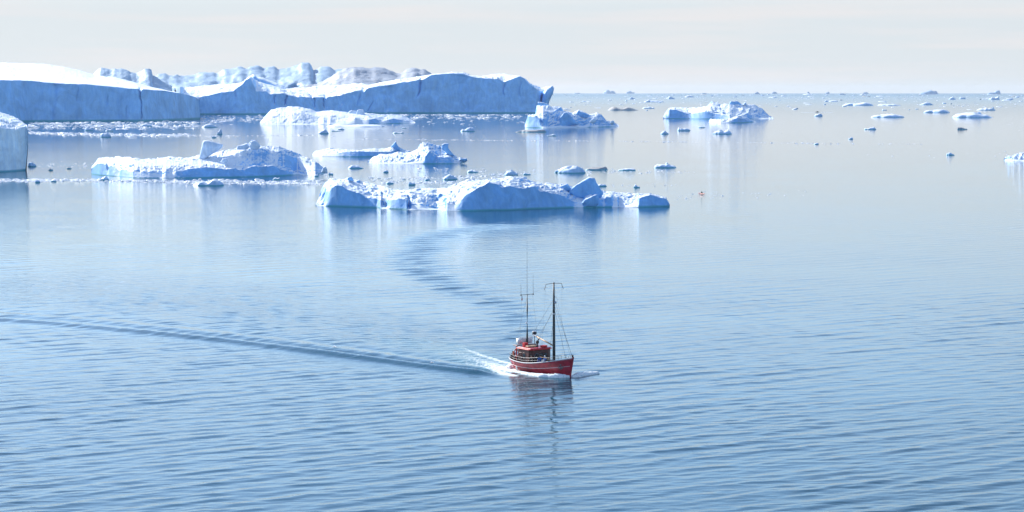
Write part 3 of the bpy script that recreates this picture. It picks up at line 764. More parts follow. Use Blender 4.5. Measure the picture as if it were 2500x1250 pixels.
# --- far jagged masses
def far_mass(label, mat, base, sky_line, Y, thick, seed, n, unit, amp, mids):
    """a far berg whose waterline hides behind nearer ice: built at its own distance Y down to the sea"""
    xs = np.linspace(sky_line[0][0], sky_line[-1][0], n)
    s = np.linspace(0, 1, n)
    T = np.maximum(smooth_end(s, 0.04), 0.03)
    zero = np.zeros(n)
    top, _ = curve(sky_line, xs, 0)
    top = top + 2.6 * fbm(vec3(xs / 7, zero, zero + seed), seed, 5, 0.7)
    a = (xs - 1250) / F
    rows, ra = [], []
    nf = 46
    zt_full = at_depth(xs, top, Y + thick * T)[1]
    for j in range(nf + 1):
        t = j / nf
        # stepped ascent: cliff, terrace, cliff, ridge
        step = t ** 0.8 + 0.03 * np.sin(t * 2.2 * math.pi + 2 * fbm(vec3(xs / 80, zero, zero), seed + 4, 2))
        step = np.clip(step, 0, 1)
        Yr = Y + thick * T * t + thick * 0.3 * (1 - t) * fbm(vec3(xs / 55, zero + 1.6 * t, zero), seed + 2, 3, 0.5)
        Zr = -2 + (zt_full + 2) * np.clip(step if 0 < j < nf else zero + t, 0, 1) ** 0.8
        rows.append(np.stack([a * Yr, Yr, Zr], -1)); ra.append(amp if 0 < j else 0)
    for j in range(1, 7):
        t = j / 6
        Yr = Y + thick * T * (1 + 0.8 * t)
        Zr = zt_full * (1 - t) - 2 * t
        rows.append(np.stack([a * Yr, Yr, Zr], -1)); ra.append(amp * (1 - t))
    G = np.array(rows)
    du = np.gradient(G, axis=1); dv = np.gradient(G, axis=0)
    nrm = np.cross(du, dv); nrm /= np.linalg.norm(nrm, axis=-1, keepdims=True) + 1e-9
    P = G.reshape(-1, 3)
    uu = np.broadcast_to(xs[None, :], G.shape[:2]).ravel(); vv_ = (np.arange(len(rows))[:, None] * np.ones(n)[None, :]).ravel()
    wv = fbm(P / (unit * 22), seed + 30, 3)
    nz = fbm(P / np.array([70.0, 90.0, 45.0]), seed + 7, 7, 0.74) + 0.5 * fbm(P / np.array([34.0, 60.0, 20.0]) + 7, seed + 9, 5, 0.7, True)
    w = np.ones(len(rows)); w[nf - 5:nf + 3] = np.linspace(1, .45, 8); w[nf + 3:] = .2
    G = G + (nz.reshape(G.shape[:2]) * np.array(ra)[:, None] * w[:, None])[..., None] * nrm
    G[0, :, 2] = -2
    return iceberg('iceberg', label, mat, G)

far_mass('brownish grey far iceberg ridge just above the snow roof of the left wall', MAT['ice_far'], None,
    [(215, 215), (226, 188), (232, 183), (238, 175), (249, 166), (258, 168), (272, 171), (283, 169.5), (293, 169), (305, 170), (317, 174), (338, 180), (351, 174), (357, 171), (364, 169.6), (371, 173), (374, 187), (383, 188), (400, 200), (430, 214)],
    4700, 380, 81, 80, 3.0, 7, None)
far_mass('pale jagged far iceberg with the highest crown, behind the long blue wall', MAT['ice_far'], None,
    [(370, 214), (378, 192), (391, 181), (406, 181.5), (416, 186), (433, 184), (449, 187), (462, 185), (483, 181.5), (495, 178), (509, 177), (522, 178), (533, 182), (551, 170.5), (572, 168.7), (587, 162.4), (605, 167), (615, 163), (637, 161.5), (644, 167), (662, 163), (674, 160.6), (678, 170), (702, 168.7),
     (720, 162.4), (732, 157), (742, 153.4), (756, 153.4), (761, 156), (767, 171), (786, 164), (803, 164), (819, 170), (835, 169), (860, 172), (880, 190), (900, 212)],
    5600, 520, 83, 105, 3.2, 9, None)
far_mass('dirt-streaked dark far iceberg ridge behind the middle of the long wall', MAT['ice_dirty'], None,
    [(700, 226), (745, 212), (775, 206), (800, 194), (815, 183), (828, 172), (848, 167), (869, 163.5), (885, 167), (900, 168.7), (920, 165), (940, 166), (966, 178), (978, 179), (986, 177), (996, 168), (1010, 165.5), (1022, 169), (1028, 172), (1040, 171), (1046, 175), (1056, 182), (1075, 196), (1100, 220)],
    3900, 340, 87, 80, 2.4, 7, None)

# ------------------------------------------------------------------ floes
def floe(label, x0, x1, yt, yb, seed, mat='floe', prof=None, cat='ice floe', group=None, name='ice_floe', res=(40, 9), deep=0.6, rough=1.0):
    p = ground((x0 + x1) / 2, yb)
    d = p[1]
    w = (x1 - x0) * d / F
    dep = w * deep
    sinv = H / d
    hgt = max((yb - yt) * d / F - dep * 0.5 * sinv, (yb - yt) * d / F * 0.45)
    nt_, nr = res
    th = np.linspace(0, 2 * math.pi, nt_ + 1)
    rr = np.linspace(0, 1, nr) ** 0.8
    Rr, Th = np.meshgrid(rr, th, indexing='ij')
    zero = np.zeros(Rr.size)
    cs, sn = np.cos(Th), np.sin(Th)
    foot = 1 + 0.28 * vnoise(vec3(cs.ravel() * 1.6, sn.ravel() * 1.6, zero + seed), seed).reshape(Rr.shape) + 0.12 * vnoise(vec3(cs.ravel() * 4, sn.ravel() * 4, zero + seed), seed + 1).reshape(Rr.shape)
    ux = Rr * cs * foot
    ux = np.clip(ux / np.abs(ux).max(), -1, 1)
    uy = Rr * sn * foot
    if prof is None:
        rs = np.random.RandomState(seed)
        k = rs.randint(3, 6)
        xs = np.sort(rs.rand(k)) * 1.6 - 0.8
        prof = [(-1, 0.15)] + [(float(a), float(0.35 + 0.65 * rs.rand())) for a in xs] + [(1, 0.12)]
    pf = np.interp(ux.ravel(), [q[0] for q in prof], [q[1] for q in prof]).reshape(ux.shape)
    edge = np.clip((1 - Rr) / 0.22, 0, 1) ** 0.6
    P = vec3(ux.ravel() * 3.0, uy.ravel() * 3.0, zero + seed * 3.1)
    nz = fbm(P, seed + 5, 4, 0.6).reshape(ux.shape)
    z = hgt * (pf * (0.78 + 0.22 * np.cos(uy * 2)) + 0.35 * rough * nz) * edge
    z = np.maximum(z, 0.03 * hgt)
    z[-1, :] = -0.3
    G = np.stack([ux * w / 2, uy * dep / 2, z], -1)
    G[:, -1] = G[:, 0]
    me = mesh_np(name, G.reshape(-1, 3), grid_quads(nr, nt_ + 1, False), MAT[mat])
    o = link(name, me, None, (p[0], p[1] + dep / 2, 0))
    return tag(o, label, cat, group)

FL = [
 # label, x0, x1, top, bottom, material, profile
 ('lump of blue-edged ice in the white band in front of the ragged iceberg', 462, 546, 439, 454, 'floe', [(-1, .1), (-.7, .35), (-.3, .7), (0, .5), (.35, 1), (.7, .7), (1, .1)]),
 ('low white floe just left of the humped iceberg with thumb', 846, 888, 403.5, 411.5, 'floe', None),
 ('white tent-shaped floe at the right end of the rubble band behind the long low iceberg', 1079, 1118, 425, 439, 'floe', [(-1, .2), (-.2, .9), (0, 1), (.5, .5), (1, .25)]),
 ('flat white floe right of the tent-shaped one', 1138, 1170, 414, 421, 'floe', None),
 ('tiny snow-white lump alone between the humped iceberg and the rubble band', 934, 950, 414, 421.5, 'floe', None),
 ('conical white floe above the highest hump of the long low iceberg', 1229, 1266, 415, 428.5, 'floe', [(-1, .2), (-.4, .7), (0, 1), (.4, .7), (1, .15)]),
 ('flat white slip of ice right of the conical floe', 1276, 1299, 421, 427, 'floe', None),
 ('blue-grey floe with white cap, left of the brownish flat one', 1356, 1438, 405, 423, 'floe', [(-1, .2), (-.7, .5), (-.2, .85), (.1, 1), (.5, .8), (.8, .4), (1, .1)]),
 ('brownish dirty flat floe touching the white-capped one', 1427, 1485, 405.5, 415.5, 'floe_brown', [(-1, .3), (-.3, .5), (.5, .8), (.95, 1), (1, .6)]),
 ('thin flat white floe in line right of the brownish one', 1508, 1556, 408.5, 416.5, 'floe', None),
 ('blue slab floe with small white peak, rightmost of the row behind the long low iceberg', 1597, 1654, 397.5, 410, 'floe', [(-1, .7), (-.5, .6), (0, .5), (.1, 1), (.3, .6), (1, .2)]),
 ('small dark-edged floe behind the right spire of the long low iceberg', 1456, 1483, 449, 455.5, 'floe', None),
 ('small pointed floe above the right end of the long low iceberg', 1546, 1564, 450.5, 458.5, 'floe', [(-1, .3), (-.4, 1), (.2, .4), (1, .3)]),
 ('white floe cluster piece in front of the rounded rugged iceberg', 1740, 1789, 316, 327.5, 'floe_far', [(-1, .3), (-.5, .6), (-.1, .9), (.1, .4), (.6, 1), (1, .3)]),
 ('small white mound left of the paired floe below the rounded rugged iceberg', 1612, 1635, 319, 327.5, 'floe_far', [(-1, .3), (0, 1), (.5, .3), (1, .2)]),
 ('low scattered white floe above the small mound', 1652, 1688, 310, 319.5, 'floe_far', None),
 ('flat pale slip of ice under the left half of the rounded rugged iceberg', 1705, 1724, 308.5, 312, 'floe_far', None),
 ('brownish thin floe lying before the jumbled iceberg', 1256, 1340, 316, 323, 'floe_brown', None),
 ('short white slip of ice below the brownish thin floe', 1334, 1360, 327, 332, 'floe_far', None),
 ('grey lens-shaped floe beyond the jumbled iceberg', 1480, 1562, 259.5, 269.5, 'floe_brown', [(-1, .1), (-.5, .9), (-.1, .4), (.3, .8), (.7, .3), (1, .1)]),
 ('thin grey floe right of the grey lens-shaped one', 1568, 1604, 259, 265, 'floe_far', None),
 ('flat grey double floe beyond and right of the lens-shaped one', 1572, 1628, 244, 249.5, 'floe_far', None),
 ('small blue hump near the horizon above the flat grey double floe', 1535, 1552, 236, 242.5, 'floe_far', None),
 ('blue wedge floe near the horizon left of a thin blue strip', 1630, 1650, 236, 242, 'floe_far', [(-1, .9), (-.5, 1), (1, .2)]),
 ('thin blue strip of ice near the horizon', 1672, 1698, 233, 237.5, 'floe_far', None),
 ('low white floe with ragged top, left of the white-and-blue wedge', 2130, 2220, 278.5, 287, 'floe_far', [(-1, .4), (-.5, .7), (.2, 1), (.6, .6), (1, .4)]),
 ('white floe with sharp blue wedge at its right', 2258, 2327, 267, 275.5, 'floe_far', [(-1, .5), (-.3, .7), (.1, .9), (.4, 1), (1, .1)]),
 ('broad white floe with a blue hollow and a dark block on top', 2329, 2432, 275, 287.5, 'floe_far', [(-1, .5), (-.4, .8), (0, 1), (.4, .7), (1, .1)]),
 ('flat greenish floe above the broad white one at right', 2385, 2439, 262, 269.5, 'floe_far', None),
 ('small green-tinted floe with two tips on open water at right', 2111, 2141, 310, 316.5, 'floe_far', [(-1, .6), (-.4, .3), (.5, 1), (1, .2)]),
 ('dark teal chunk of ice alone on open water at far right', 2338, 2364, 310, 316.5, 'floe_brown', [(-1, .9), (0, .8), (.4, .3), (1, .2)]),
 ('small white lump with dark tail, above the right-edge iceberg to its left', 2311, 2334, 372.5, 379, 'floe', [(-1, .7), (-.2, 1), (.3, .4), (1, .2)]),
 ('tiny white tooth of ice on open water right of the far motorboat', 2072, 2084, 332, 340, 'floe', None),
 ('tiny white mound in the thin ice line at right', 1986, 2000, 347, 352.5, 'floe', None),
 ('pale round lump of ice right below the far motorboat', 1988, 2011, 277.5, 284, 'floe_far', [(-1, .3), (-.5, .7), (0, .9), (.6, .8), (1, .3)]),
 ('long ragged dark blue floe at right, nearer than the horizon bits', 2060, 2141, 250.5, 258, 'floe_far', [(-1, .2), (-.5, .8), (-.1, .6), (.3, 1), (.7, .8), (1, .1)]),
 ('thin broken floe continuing right of the long ragged dark blue one', 2144, 2206, 253, 258, 'floe_far', None),
 ('blue triangular floe right of the thin broken one', 2248, 2283, 249.5, 256.5, 'floe_far', [(-1, .2), (0, 1), (1, .2)]),
 ('small blue triangle of ice under the horizon right of the horizon iceberg', 2316, 2336, 236.5, 243.5, 'floe_far', [(-1, .2), (0, 1), (1, .2)]),
 ('white flat floe between two small blue triangles near the right horizon', 2343, 2360, 236, 242, 'floe_far', None),
 ('two-peaked blue floe near the right horizon', 2415, 2443, 235.5, 244, 'floe_far', [(-1, .3), (-.4, .7), (.1, .5), (.7, 1), (1, .5)]),
 ('small blue hump of ice nearest the right edge below the horizon', 2456, 2477, 238, 243.5, 'floe_far', None),
 ('long thin strip of white bits midway to the right horizon', 2012, 2050, 243, 248.5, 'floe_far', None),
 ('oval white floe in the ice-strewn water below the left blue cliff', 342, 371, 301.5, 308.5, 'floe_far', None),
 ('grey-blue block of ice in the white line below the left blue cliff', 242, 273, 324.5, 335, 'floe_far', [(-1, .6), (-.6, .9), (.1, 1), (.6, .6), (1, .4)]),
 ('white patch of ice right of centre below the left blue cliff', 204, 228, 309, 319, 'floe_far', None),
 ('white oblong floe beside another below the left blue cliff', 255, 276, 312, 320, 'floe_far', None),
 ('blue-grey lens of ice at the foot gap between the two blue walls', 488, 530, 303, 311, 'floe_far', [(-1, .2), (-.4, .8), (0, 1), (.5, .7), (1, .1)]),
 ('small upright diamond of ice below the gap of the two walls', 528, 543, 315, 328, 'floe_far', [(-1, .2), (-.1, .6), (.3, 1), (.8, .6), (1, .2)]),
 ('flat dark slip of ice under the small diamond', 514, 529, 331.5, 336.5, 'floe_far', None),
 ('small white floe with blue peak below the smooth dome', 774, 803, 315.5, 326.5, 'floe_far', [(-1, .1), (-.3, .4), (.3, 1), (.7, .5), (1, .2)]),
 ('thin grey sliver right of the blue-peaked floe below the dome', 806, 840, 317, 320.5, 'floe_far', None),
 ('flat teal floe close under the rubble tail of the dome', 820, 842, 312, 317, 'floe_far', None),
 ('long thin white floe along the foot of the dome tail', 790, 946, 301.5, 310, 'floe_far', [(-1, .3), (-.6, .8), (-.3, .4), (.1, .6), (.5, .5), (.9, .6), (1, .2)]),
 ('white floe with blue right end, alone below the right half of the long wall', 1122, 1160, 311, 321, 'floe_far', [(-1, .3), (-.2, .5), (.3, 1), (.8, .8), (1, .3)]),
 ('white flat piece left of the lone blue-ended floe', 978, 992, 309, 313.5, 'floe_far', None),
 ('thin white slip of ice below the dome tail, right of centre', 957, 987, 321, 325.5, 'floe_far', None),
 ('white half-round lump below the spire gap, above the ragged iceberg', 606, 632, 341, 350, 'floe', None),
 ('small dark bit of ice on calm water right of the corner iceberg', 116, 129, 410.5, 416.5, 'floe_brown', None),
 ('thin flat dark sliver left of the ragged iceberg', 161, 175, 408.5, 412.5, 'floe_brown', None),
 ('blue lump with white skirt touching the foot of the corner iceberg', 66, 88, 396, 407, 'floe', None),
 ('round white growler in the band under the corner iceberg', 84, 98, 437, 446, 'floe', None),
 ('second growler of the band, bluish, right of the round white one', 122, 138, 437, 444, 'floe', None),
 ('dark-topped lump in the band just left under the ragged iceberg', 232, 266, 430, 440.5, 'floe', [(-1, .1), (-.2, .5), (.4, 1), (1, .2)]),
 ('small lump at the right foot of the ragged iceberg', 766, 778, 424, 431, 'floe', None),
 ('pale teal lump off the right foot of the ragged iceberg', 800, 814, 420, 427, 'floe', None),
 ('white raft of ice under the right half of the ragged iceberg', 664, 684, 432, 439, 'floe', None),
 ('teal-based lump in the rubble band above the long low iceberg', 996, 1016, 443, 452, 'floe', None),
 ('pale lump in the middle of the rubble band above the long low iceberg', 940, 962, 442, 449, 'floe', None),
 ('grey piece at the right of the rubble band under the tent-shaped floe', 1036, 1052, 434.5, 441, 'floe', None),
]
for i, (lab, x0, x1, yt, yb, m_, pr) in enumerate(FL):
    o = floe(lab, x0, x1, yt, yb, 100 + i * 3, m_, pr, res=(44, 10) if x1 - x0 > 25 else (28, 7))
# blocks standing on two of them
for nm, out, yy, tgt in (('ice_block', [(2372, 280), (2375, 274), (2384, 275), (2392, 273), (2397, 279), (2386, 282)], 287, 'broad white floe'),
                         ('ice_block', [(1354, 422), (1357, 416), (1364, 415), (1368, 422)], 423, 'blue-grey floe')):
    for o in list(COL.objects):
        if o.get('label', '').startswith(tgt):
            ice_block(out, o.location.y, 4, MAT['floe_far'] if yy < 300 else MAT['floe'], o, 91, 0.4, nm)

# bergs standing on the horizon
HZ = [
 ('pale two-domed iceberg on the horizon just right of the long wall', 1472, 1504, 219.5, 228.6, [(-1, .3), (-.6, .8), (-.1, 1), (.15, .6), (.4, .8), (.8, .6), (1, .3)]),
 ('faint ragged iceberg on the horizon right of the two-domed one', 1528, 1552, 222, 228.6, [(-1, .3), (-.4, .9), (0, 1), (.4, .4), (.6, .6), (1, .3)]),
 ('small white-tipped iceberg on the horizon above the rugged rounded one', 1840, 1856, 224, 230, [(-1, .1), (.1, 1), (.4, .7), (1, .3)]),
 ('small grey hump on the horizon right of the white-tipped one', 1884, 1899, 223.6, 229, [(-1, .4), (-.4, .9), (.3, .9), (1, .4)]),
 ('tiny pointed iceberg on the horizon above the far motorboat', 1969, 1978, 223.6, 229.4, [(-1, .4), (0, 1), (1, .4)]),
 ('tiny blue hump on the horizon right of the pointed one', 2014, 2027, 224, 229.4, [(-1, .3), (.4, 1), (1, .5)]),
 ('little white wedge on the horizon left of the large white iceberg', 2107, 2123, 224.6, 229.6, [(-1, .6), (0, 1), (1, .3)]),
 ('largest white iceberg on the right horizon, sloping up to a blue crest', 2246, 2296, 220, 230.6, [(-1, .15), (-.4, .6), (0, .9), (.15, 1), (.4, .75), (.7, .8), (1, .2)]),
 ('blocky blue iceberg on the horizon near the right edge', 2412, 2452, 221, 230.4, [(-1, .35), (-.3, .5), (-.05, .5), (.05, .9), (.4, 1), (.9, .85), (1, .3)]),
 ('small dark blue notch of ice right under the horizon left of the white wedge', 2049, 2066, 226.5, 231.5, [(-1, .5), (0, .8), (1, .2)]),
 ('low grey sliver on the horizon close to the long wall', 1400, 1418, 226, 228.8, None),
 ('thin grey sliver of ice on the horizon above the rugged iceberg left side', 1712, 1728, 226, 229, None),
]
for i, (lab, x0, x1, yt, yb, pr) in enumerate(HZ):
    floe(lab, x0, x1, yt, yb, 300 + i * 5, 'ice_far', pr, 'iceberg', None, 'iceberg', (44, 10), 0.5, 0.5)

# many small bits towards the horizon, too alike to tell apart
rs = np.random.RandomState(12)
for i in range(95):
    yb = 231 + 40 * rs.rand() ** 1.6
    x0 = 1360 + 1140 * rs.rand() ** 0.85
    if 1610 < x0 < 1890 and yb > 244: continue
    w = 6 + 20 * rs.rand() ** 2
    hh = 1.2 + 2.6 * rs.rand() ** 2
    dirty = rs.rand() <= .2
    where = ('beside the end of the long blue wall' if x0 < 1500 else 'left of the rounded rugged iceberg' if x0 < 1615 else 'in the water behind the rounded rugged iceberg' if x0 < 1900
             else 'around the tiny far motorboat' if x0 < 2050 else 'left of the largest horizon iceberg' if x0 < 2240 else 'below the largest horizon iceberg' if x0 < 2330 else 'by the right edge of the picture')
    row = 'close under the horizon' if yb < 238 else 'a little below the horizon' if yb < 250 else 'farther below the horizon'
    floe(('small dirty grey floe ' if dirty else ('tiny' if w < 9 else 'small') + ' white floe ') + where + ', ' + row, x0, x0 + w, yb - hh, yb, 500 + i,
         'floe_brown' if dirty else 'floe_far', None, 'ice floe', 'small floes scattered towards the horizon', 'ice_floe', (16, 5), 0.7)

# ------------------------------------------------------------------ brash ice (uncountable crumbs)
def brash(name, label, bands, seed):
    r = np.random.RandomState(seed)
    V, Q = [], []
    nt_, nr = 7, 3
    for (pts, spread, count, smin, smax) in bands:
        px = np.array([p[0] for p in pts], float); py = np.array([p[1] for p in pts], float)
        clump = r.rand(max(3, count // 14))
        for _ in range(count):
            if r.rand() < 0.55:
                t = clump[r.randint(len(clump))] + r.normal(0, 0.012)
            else:
                t = r.rand()
            t = min(max(t, 0), 1)
            x = px[0] + (px[-1] - px[0]) * t
            y = np.interp(x, px, py) + r.normal(0, spread * 0.45)
            if y < 229: continue
            g = ground(x, y)
            s = (smin + (smax - smin) * r.rand() ** 3) * g[1] / F / 2
            sx_, sy_ = s * (0.8 + 0.8 * r.rand()), s * (0.7 + 0.8 * r.rand())
            hz = s * (0.10 + 0.38 * r.rand() ** 2)
            rot = r.rand() * 6.28
            base = len(V)
            for k, (rad, z) in enumerate(((1.0, -0.15 * s - 0.05), (0.85, 0.55), (0.25, 1.0))):
                for a in range(nt_):
                    th = rot + a * 2 * math.pi / nt_
                    q = rad * (0.75 + 0.5 * r.rand())
                    zz = z if k == 0 else hz * z * (0.6 + 0.7 * r.rand())
                    V.append((g[0] + q * sx_ * math.cos(th), g[1] + q * sy_ * math.sin(th), zz))
            for k in range(nr - 1):
                for a in range(nt_):
                    b_ = (a + 1) % nt_
                    Q.append((base + k * nt_ + a, base + k * nt_ + b_, base + (k + 1) * nt_ + b_, base + (k + 1) * nt_ + a))
            t0 = base + 2 * nt_
            Q.append((t0, t0 + 1, t0 + 2, t0 + 3)); Q.append((t0, t0 + 3, t0 + 4, t0 + 5)); Q.append((t0, t0 + 5, t0 + 6, t0 + 6))
    V = np.array(V); Qn = [q for q in Q if len(set(q)) == 4]
    me = mesh_np(name, V, np.array(Qn), MAT['brash'], smooth=False)
    o = link(name, me)
    return tag(o, label, None, None, 'stuff')

MAT['brash'] = plain('brash ice', (0.80, 0.83, 0.86), 0.5, 0.08, 0.8)
brash('brash_ice', 'crumbs of white brash ice strewn below the left blue cliff', [
    ([(75, 301), (490, 299)], 3, 420, 2, 13), ([(72, 309), (490, 308)], 8, 640, 2, 15), ([(72, 325), (240, 329), (490, 331)], 4, 700, 2, 15), ([(490, 292), (640, 290)], 10, 260, 2, 12),
    ([(490, 333), (760, 330), (830, 334)], 1.2, 120, 2, 9)], 21)
brash('brash_ice', 'crumbs of white brash ice along the foot of the long blue wall', [
    ([(900, 281), (1300, 281)], 2, 200, 2, 12), ([(900, 288), (1290, 287)], 5, 260, 2, 14), ([(870, 298), (1290, 297)], 12, 150, 2, 9), ([(860, 340), (1250, 343)], 1.5, 260, 1.5, 7), ([(1250, 342), (1990, 350)], 1.6, 240, 1.5, 6)], 22)
brash('brash_ice', 'white band of brash ice in front of the ragged iceberg and corner cliff', [
    ([(0, 441), (220, 440), (420, 444), (800, 449)], 4, 1700, 2, 14), ([(420, 441), (800, 443)], 5, 380, 2, 14), ([(80, 402), (225, 404)], 10, 110, 1.5, 8), ([(735, 424), (812, 428)], 6, 90, 2, 9)], 23)
brash('brash_ice', 'band of brash ice rubble behind the long low iceberg', [
    ([(900, 437), (1120, 434), (1260, 424)], 6, 420, 2, 12), ([(935, 446), (1130, 446)], 4, 260, 2, 12), ([(1020, 416), (1340, 418)], 7, 130, 1.5, 8), ([(1270, 420), (1640, 417)], 8, 110, 1.5, 7)], 24)
brash('brash_ice', 'loose crumbs of brash ice round the orange kayak', [
    ([(1450, 451), (1700, 452)], 7, 60, 1.2, 5), ([(1640, 480), (1780, 476), (1980, 474)], 12, 100, 1.2, 5), ([(1560, 422), (1700, 420)], 3, 60, 1.5, 7)], 25)
brash('brash_ice', 'far flecks of brash ice on the right half of the sea', [
    ([(1380, 238), (2500, 240)], 7, 420, 1.5, 7), ([(1380, 252), (2500, 256)], 11, 300, 1.5, 8), ([(1500, 300), (2500, 305)], 22, 120, 1.2, 4), ([(1700, 375), (2500, 378)], 16, 90, 1.2, 4), ([(1990, 351), (2250, 352)], 1.4, 80, 1.2, 5)], 26)

# ------------------------------------------------------------------ small builders for boat parts
class MB:
    def __init__(self): self.v, self.f = [], []
    def box(self, c, s, rot=None):
        M = rot or Matrix.Identity(3)
        b = len(self.v)
        for dx in (-.5, .5):
            for dy in (-.5, .5):
                for dz in (-.5, .5):
                    self.v.append(tuple(Vector(c) + M @ Vector((dx * s[0], dy * s[1], dz * s[2]))))
        for q in ((0, 1, 3, 2), (4, 6, 7, 5), (0, 4, 5, 1), (2, 3, 7, 6), (0, 2, 6, 4), (1, 5, 7, 3)):
            self.f.append(tuple(b + i for i in q))
        return self
    def tube(self, pts, r, n=8, closed=False):
        P = [Vector(p) for p in pts]
        rs_ = r if isinstance(r, (list, tuple)) else [r] * len(P)
        b = len(self.v)
        up = Vector((0, 0, 1))
        m = len(P)
        for i, p in enumerate(P):
            t = (P[(i + 1) % m] - P[i - 1]) if closed else (P[min(i + 1, m - 1)] - P[max(i - 1, 0)])
            t.normalize()
            u = t.cross(up)
            if u.length < 1e-3: u = t.cross(Vector((1, 0, 0)))
            u.normalize(); w = u.cross(t)
            for k in range(n):
                a = 2 * math.pi * k / n
                self.v.append(tuple(p + (u * math.cos(a) + w * math.sin(a)) * rs_[i]))
        for i in range(m if closed else m - 1):
            j = (i + 1) % m
            for k in range(n):
                l = (k + 1) % n
                self.f.append((b + i * n + k, b + i * n + l, b + j * n + l, b + j * n + k))
        if not closed:
            self.f.append(tuple(b + k for k in reversed(range(n))))
            self.f.append(tuple(b + (m - 1) * n + k for k in range(n)))
        return self
    def lathe(self, c, prof, n=16, axis='z'):
        b = len(self.v)
        for (r, z) in prof:
            for k in range(n):
                a = 2 * math.pi * k / n
                p = (r * math.cos(a), r * math.sin(a), z)
                if axis == 'x': p = (z, p[0], p[1])
                if axis == 'y': p = (p[0], z, p[1])
                self.v.append((c[0] + p[0], c[1] + p[1], c[2] + p[2]))
        for i in range(len(prof) - 1):
            for k in range(n):
                l = (k + 1) % n
                self.f.append((b + i * n + k, b + i * n + l, b + (i + 1) * n + l, b + (i + 1) * n + k))
        self.f.append(tuple(b + k for k in reversed(range(n))))
        self.f.append(tuple(b + (len(prof) - 1) * n + k for k in range(n)))
        return self
    def poly(self, outer, z0, z1):
        b = len(self.v); n = len(outer)
        for z in (z0, z1):
            for p in outer: self.v.append((p[0], p[1], z))
        self.f.append(tuple(b + k for k in reversed(range(n)))); self.f.append(tuple(b + n + k for k in range(n)))
        for k in range(n):
            l = (k + 1) % n
            self.f.append((b + k, b + l, b + n + l, b + n + k))
        return self
    def build(self, name, mat, parent=None, label=None, bevel=0.0, smooth=False, loc=None):
        me = bpy.data.meshes.new(name)
        me.from_pydata(self.v, [], self.f)
        bm = bmesh.new(); bm.from_mesh(me)
        bmesh.ops.recalc_face_normals(bm, faces=bm.faces)
        if bevel:
            bmesh.ops.bevel(bm, geom=[e for e in bm.edges], offset=bevel, segments=1, affect='EDGES', profile=0.5)
        bm.to_mesh(me); bm.free()
        if smooth:
            me.polygons.foreach_set('use_smooth', [True] * len(me.polygons))
        me.materials.append(MAT[mat] if isinstance(mat, str) else mat)
        o = link(name, me, parent, loc)
        if label: o['label'] = label
        return o

MAT['hull_red'] = plain('weathered red hull paint', (0.42, 0.03, 0.05), 0.38, 0.22, 1.6, 0, 0.02)
MAT['roof_red'] = plain('bright red roof paint', (0.62, 0.03, 0.03), 0.45, 0.1)
MAT['varnish'] = plain('dark varnished wood', (0.10, 0.032, 0.026), 0.4, 0.25, 3.0)
MAT['white'] = plain('white paint', (0.78, 0.78, 0.76), 0.45, 0.08)
MAT['grey_paint'] = plain('grey paint', (0.42, 0.44, 0.47), 0.5, 0.12)
MAT['deck'] = plain('weathered shade-dark deck wood', (0.09, 0.07, 0.055), 0.8, 0.2)  # tone lowered: the shadow over the deck is put into the colour
MAT['spar'] = plain('dark spar wood', (0.035, 0.045, 0.05), 0.5, 0.2)
MAT['pole_wood'] = plain('pale varnished pole', (0.55, 0.36, 0.20), 0.5, 0.15)
MAT['steel'] = plain('galvanised steel', (0.20, 0.21, 0.22), 0.45, 0.1, 6, 0.6)
MAT['black'] = plain('black rubber and iron', (0.02, 0.02, 0.022), 0.6, 0.2)
MAT['rope'] = plain('dark rigging wire', (0.06, 0.06, 0.065), 0.6, 0.1)
MAT['glass'] = plain('window glass', (0.02, 0.03, 0.04), 0.05, 0.05)
MAT['ring'] = plain('orange lifebuoy', (0.72, 0.16, 0.09), 0.55, 0.1)
MAT['blue_cloth'] = plain('blue cloth', (0.03, 0.13, 0.42), 0.8, 0.15)
MAT['dark_cloth'] = plain('black cloth', (0.018, 0.018, 0.024), 0.85, 0.2)
MAT['navy_cloth'] = plain('navy cloth', (0.02, 0.03, 0.07), 0.85, 0.2)
MAT['red_cloth'] = plain('red cloth', (0.55, 0.03, 0.035), 0.8, 0.1)
MAT['white_cloth'] = plain('white cloth', (0.8, 0.8, 0.8), 0.8, 0.05)
MAT['skin'] = plain('skin', (0.55, 0.33, 0.24), 0.55, 0.05)
MAT['hair'] = plain('dark hair', (0.03, 0.022, 0.018), 0.7, 0.1)
MAT['eye'] = plain('eye', (0.03, 0.025, 0.02), 0.2, 0.05)
MAT['lip'] = plain('lip', (0.42, 0.17, 0.15), 0.5, 0.05)
MAT['kayak'] = plain('red kayak plastic', (0.60, 0.05, 0.03), 0.35, 0.08)
def foam_material():
    m, nt, b = new_mat('sea foam')
    L = nt.links.new
    g = N(nt, 'ShaderNodeNewGeometry')
    n1 = N(nt, 'ShaderNodeTexNoise'); n1.inputs['Scale'].default_value = 5; n1.inputs['Detail'].default_value = 8; n1.inputs['Roughness'].default_value = 0.75
    L(g.outputs['Position'], n1.inputs['Vector'])
    cr_ = N(nt, 'ShaderNodeValToRGB'); e = cr_.color_ramp.elements
    e[0].position = 0.36; e[0].color = (0.30, 0.48, 0.55, 1); e[1].position = 0.52; e[1].color = (0.82, 0.84, 0.84, 1)
    L(n1.outputs['Fac'], cr_.inputs[0]); L(cr_.outputs[0], b.inputs['Base Color'])
    b.inputs['Roughness'].default_value = 0.8
    bp = N(nt, 'ShaderNodeBump'); bp.inputs['Distance'].default_value = 0.12
    L(n1.outputs['Fac'], bp.inputs['Height']); L(bp.outputs[0], b.inputs['Normal'])
    return m
MAT['foam'] = foam_material()

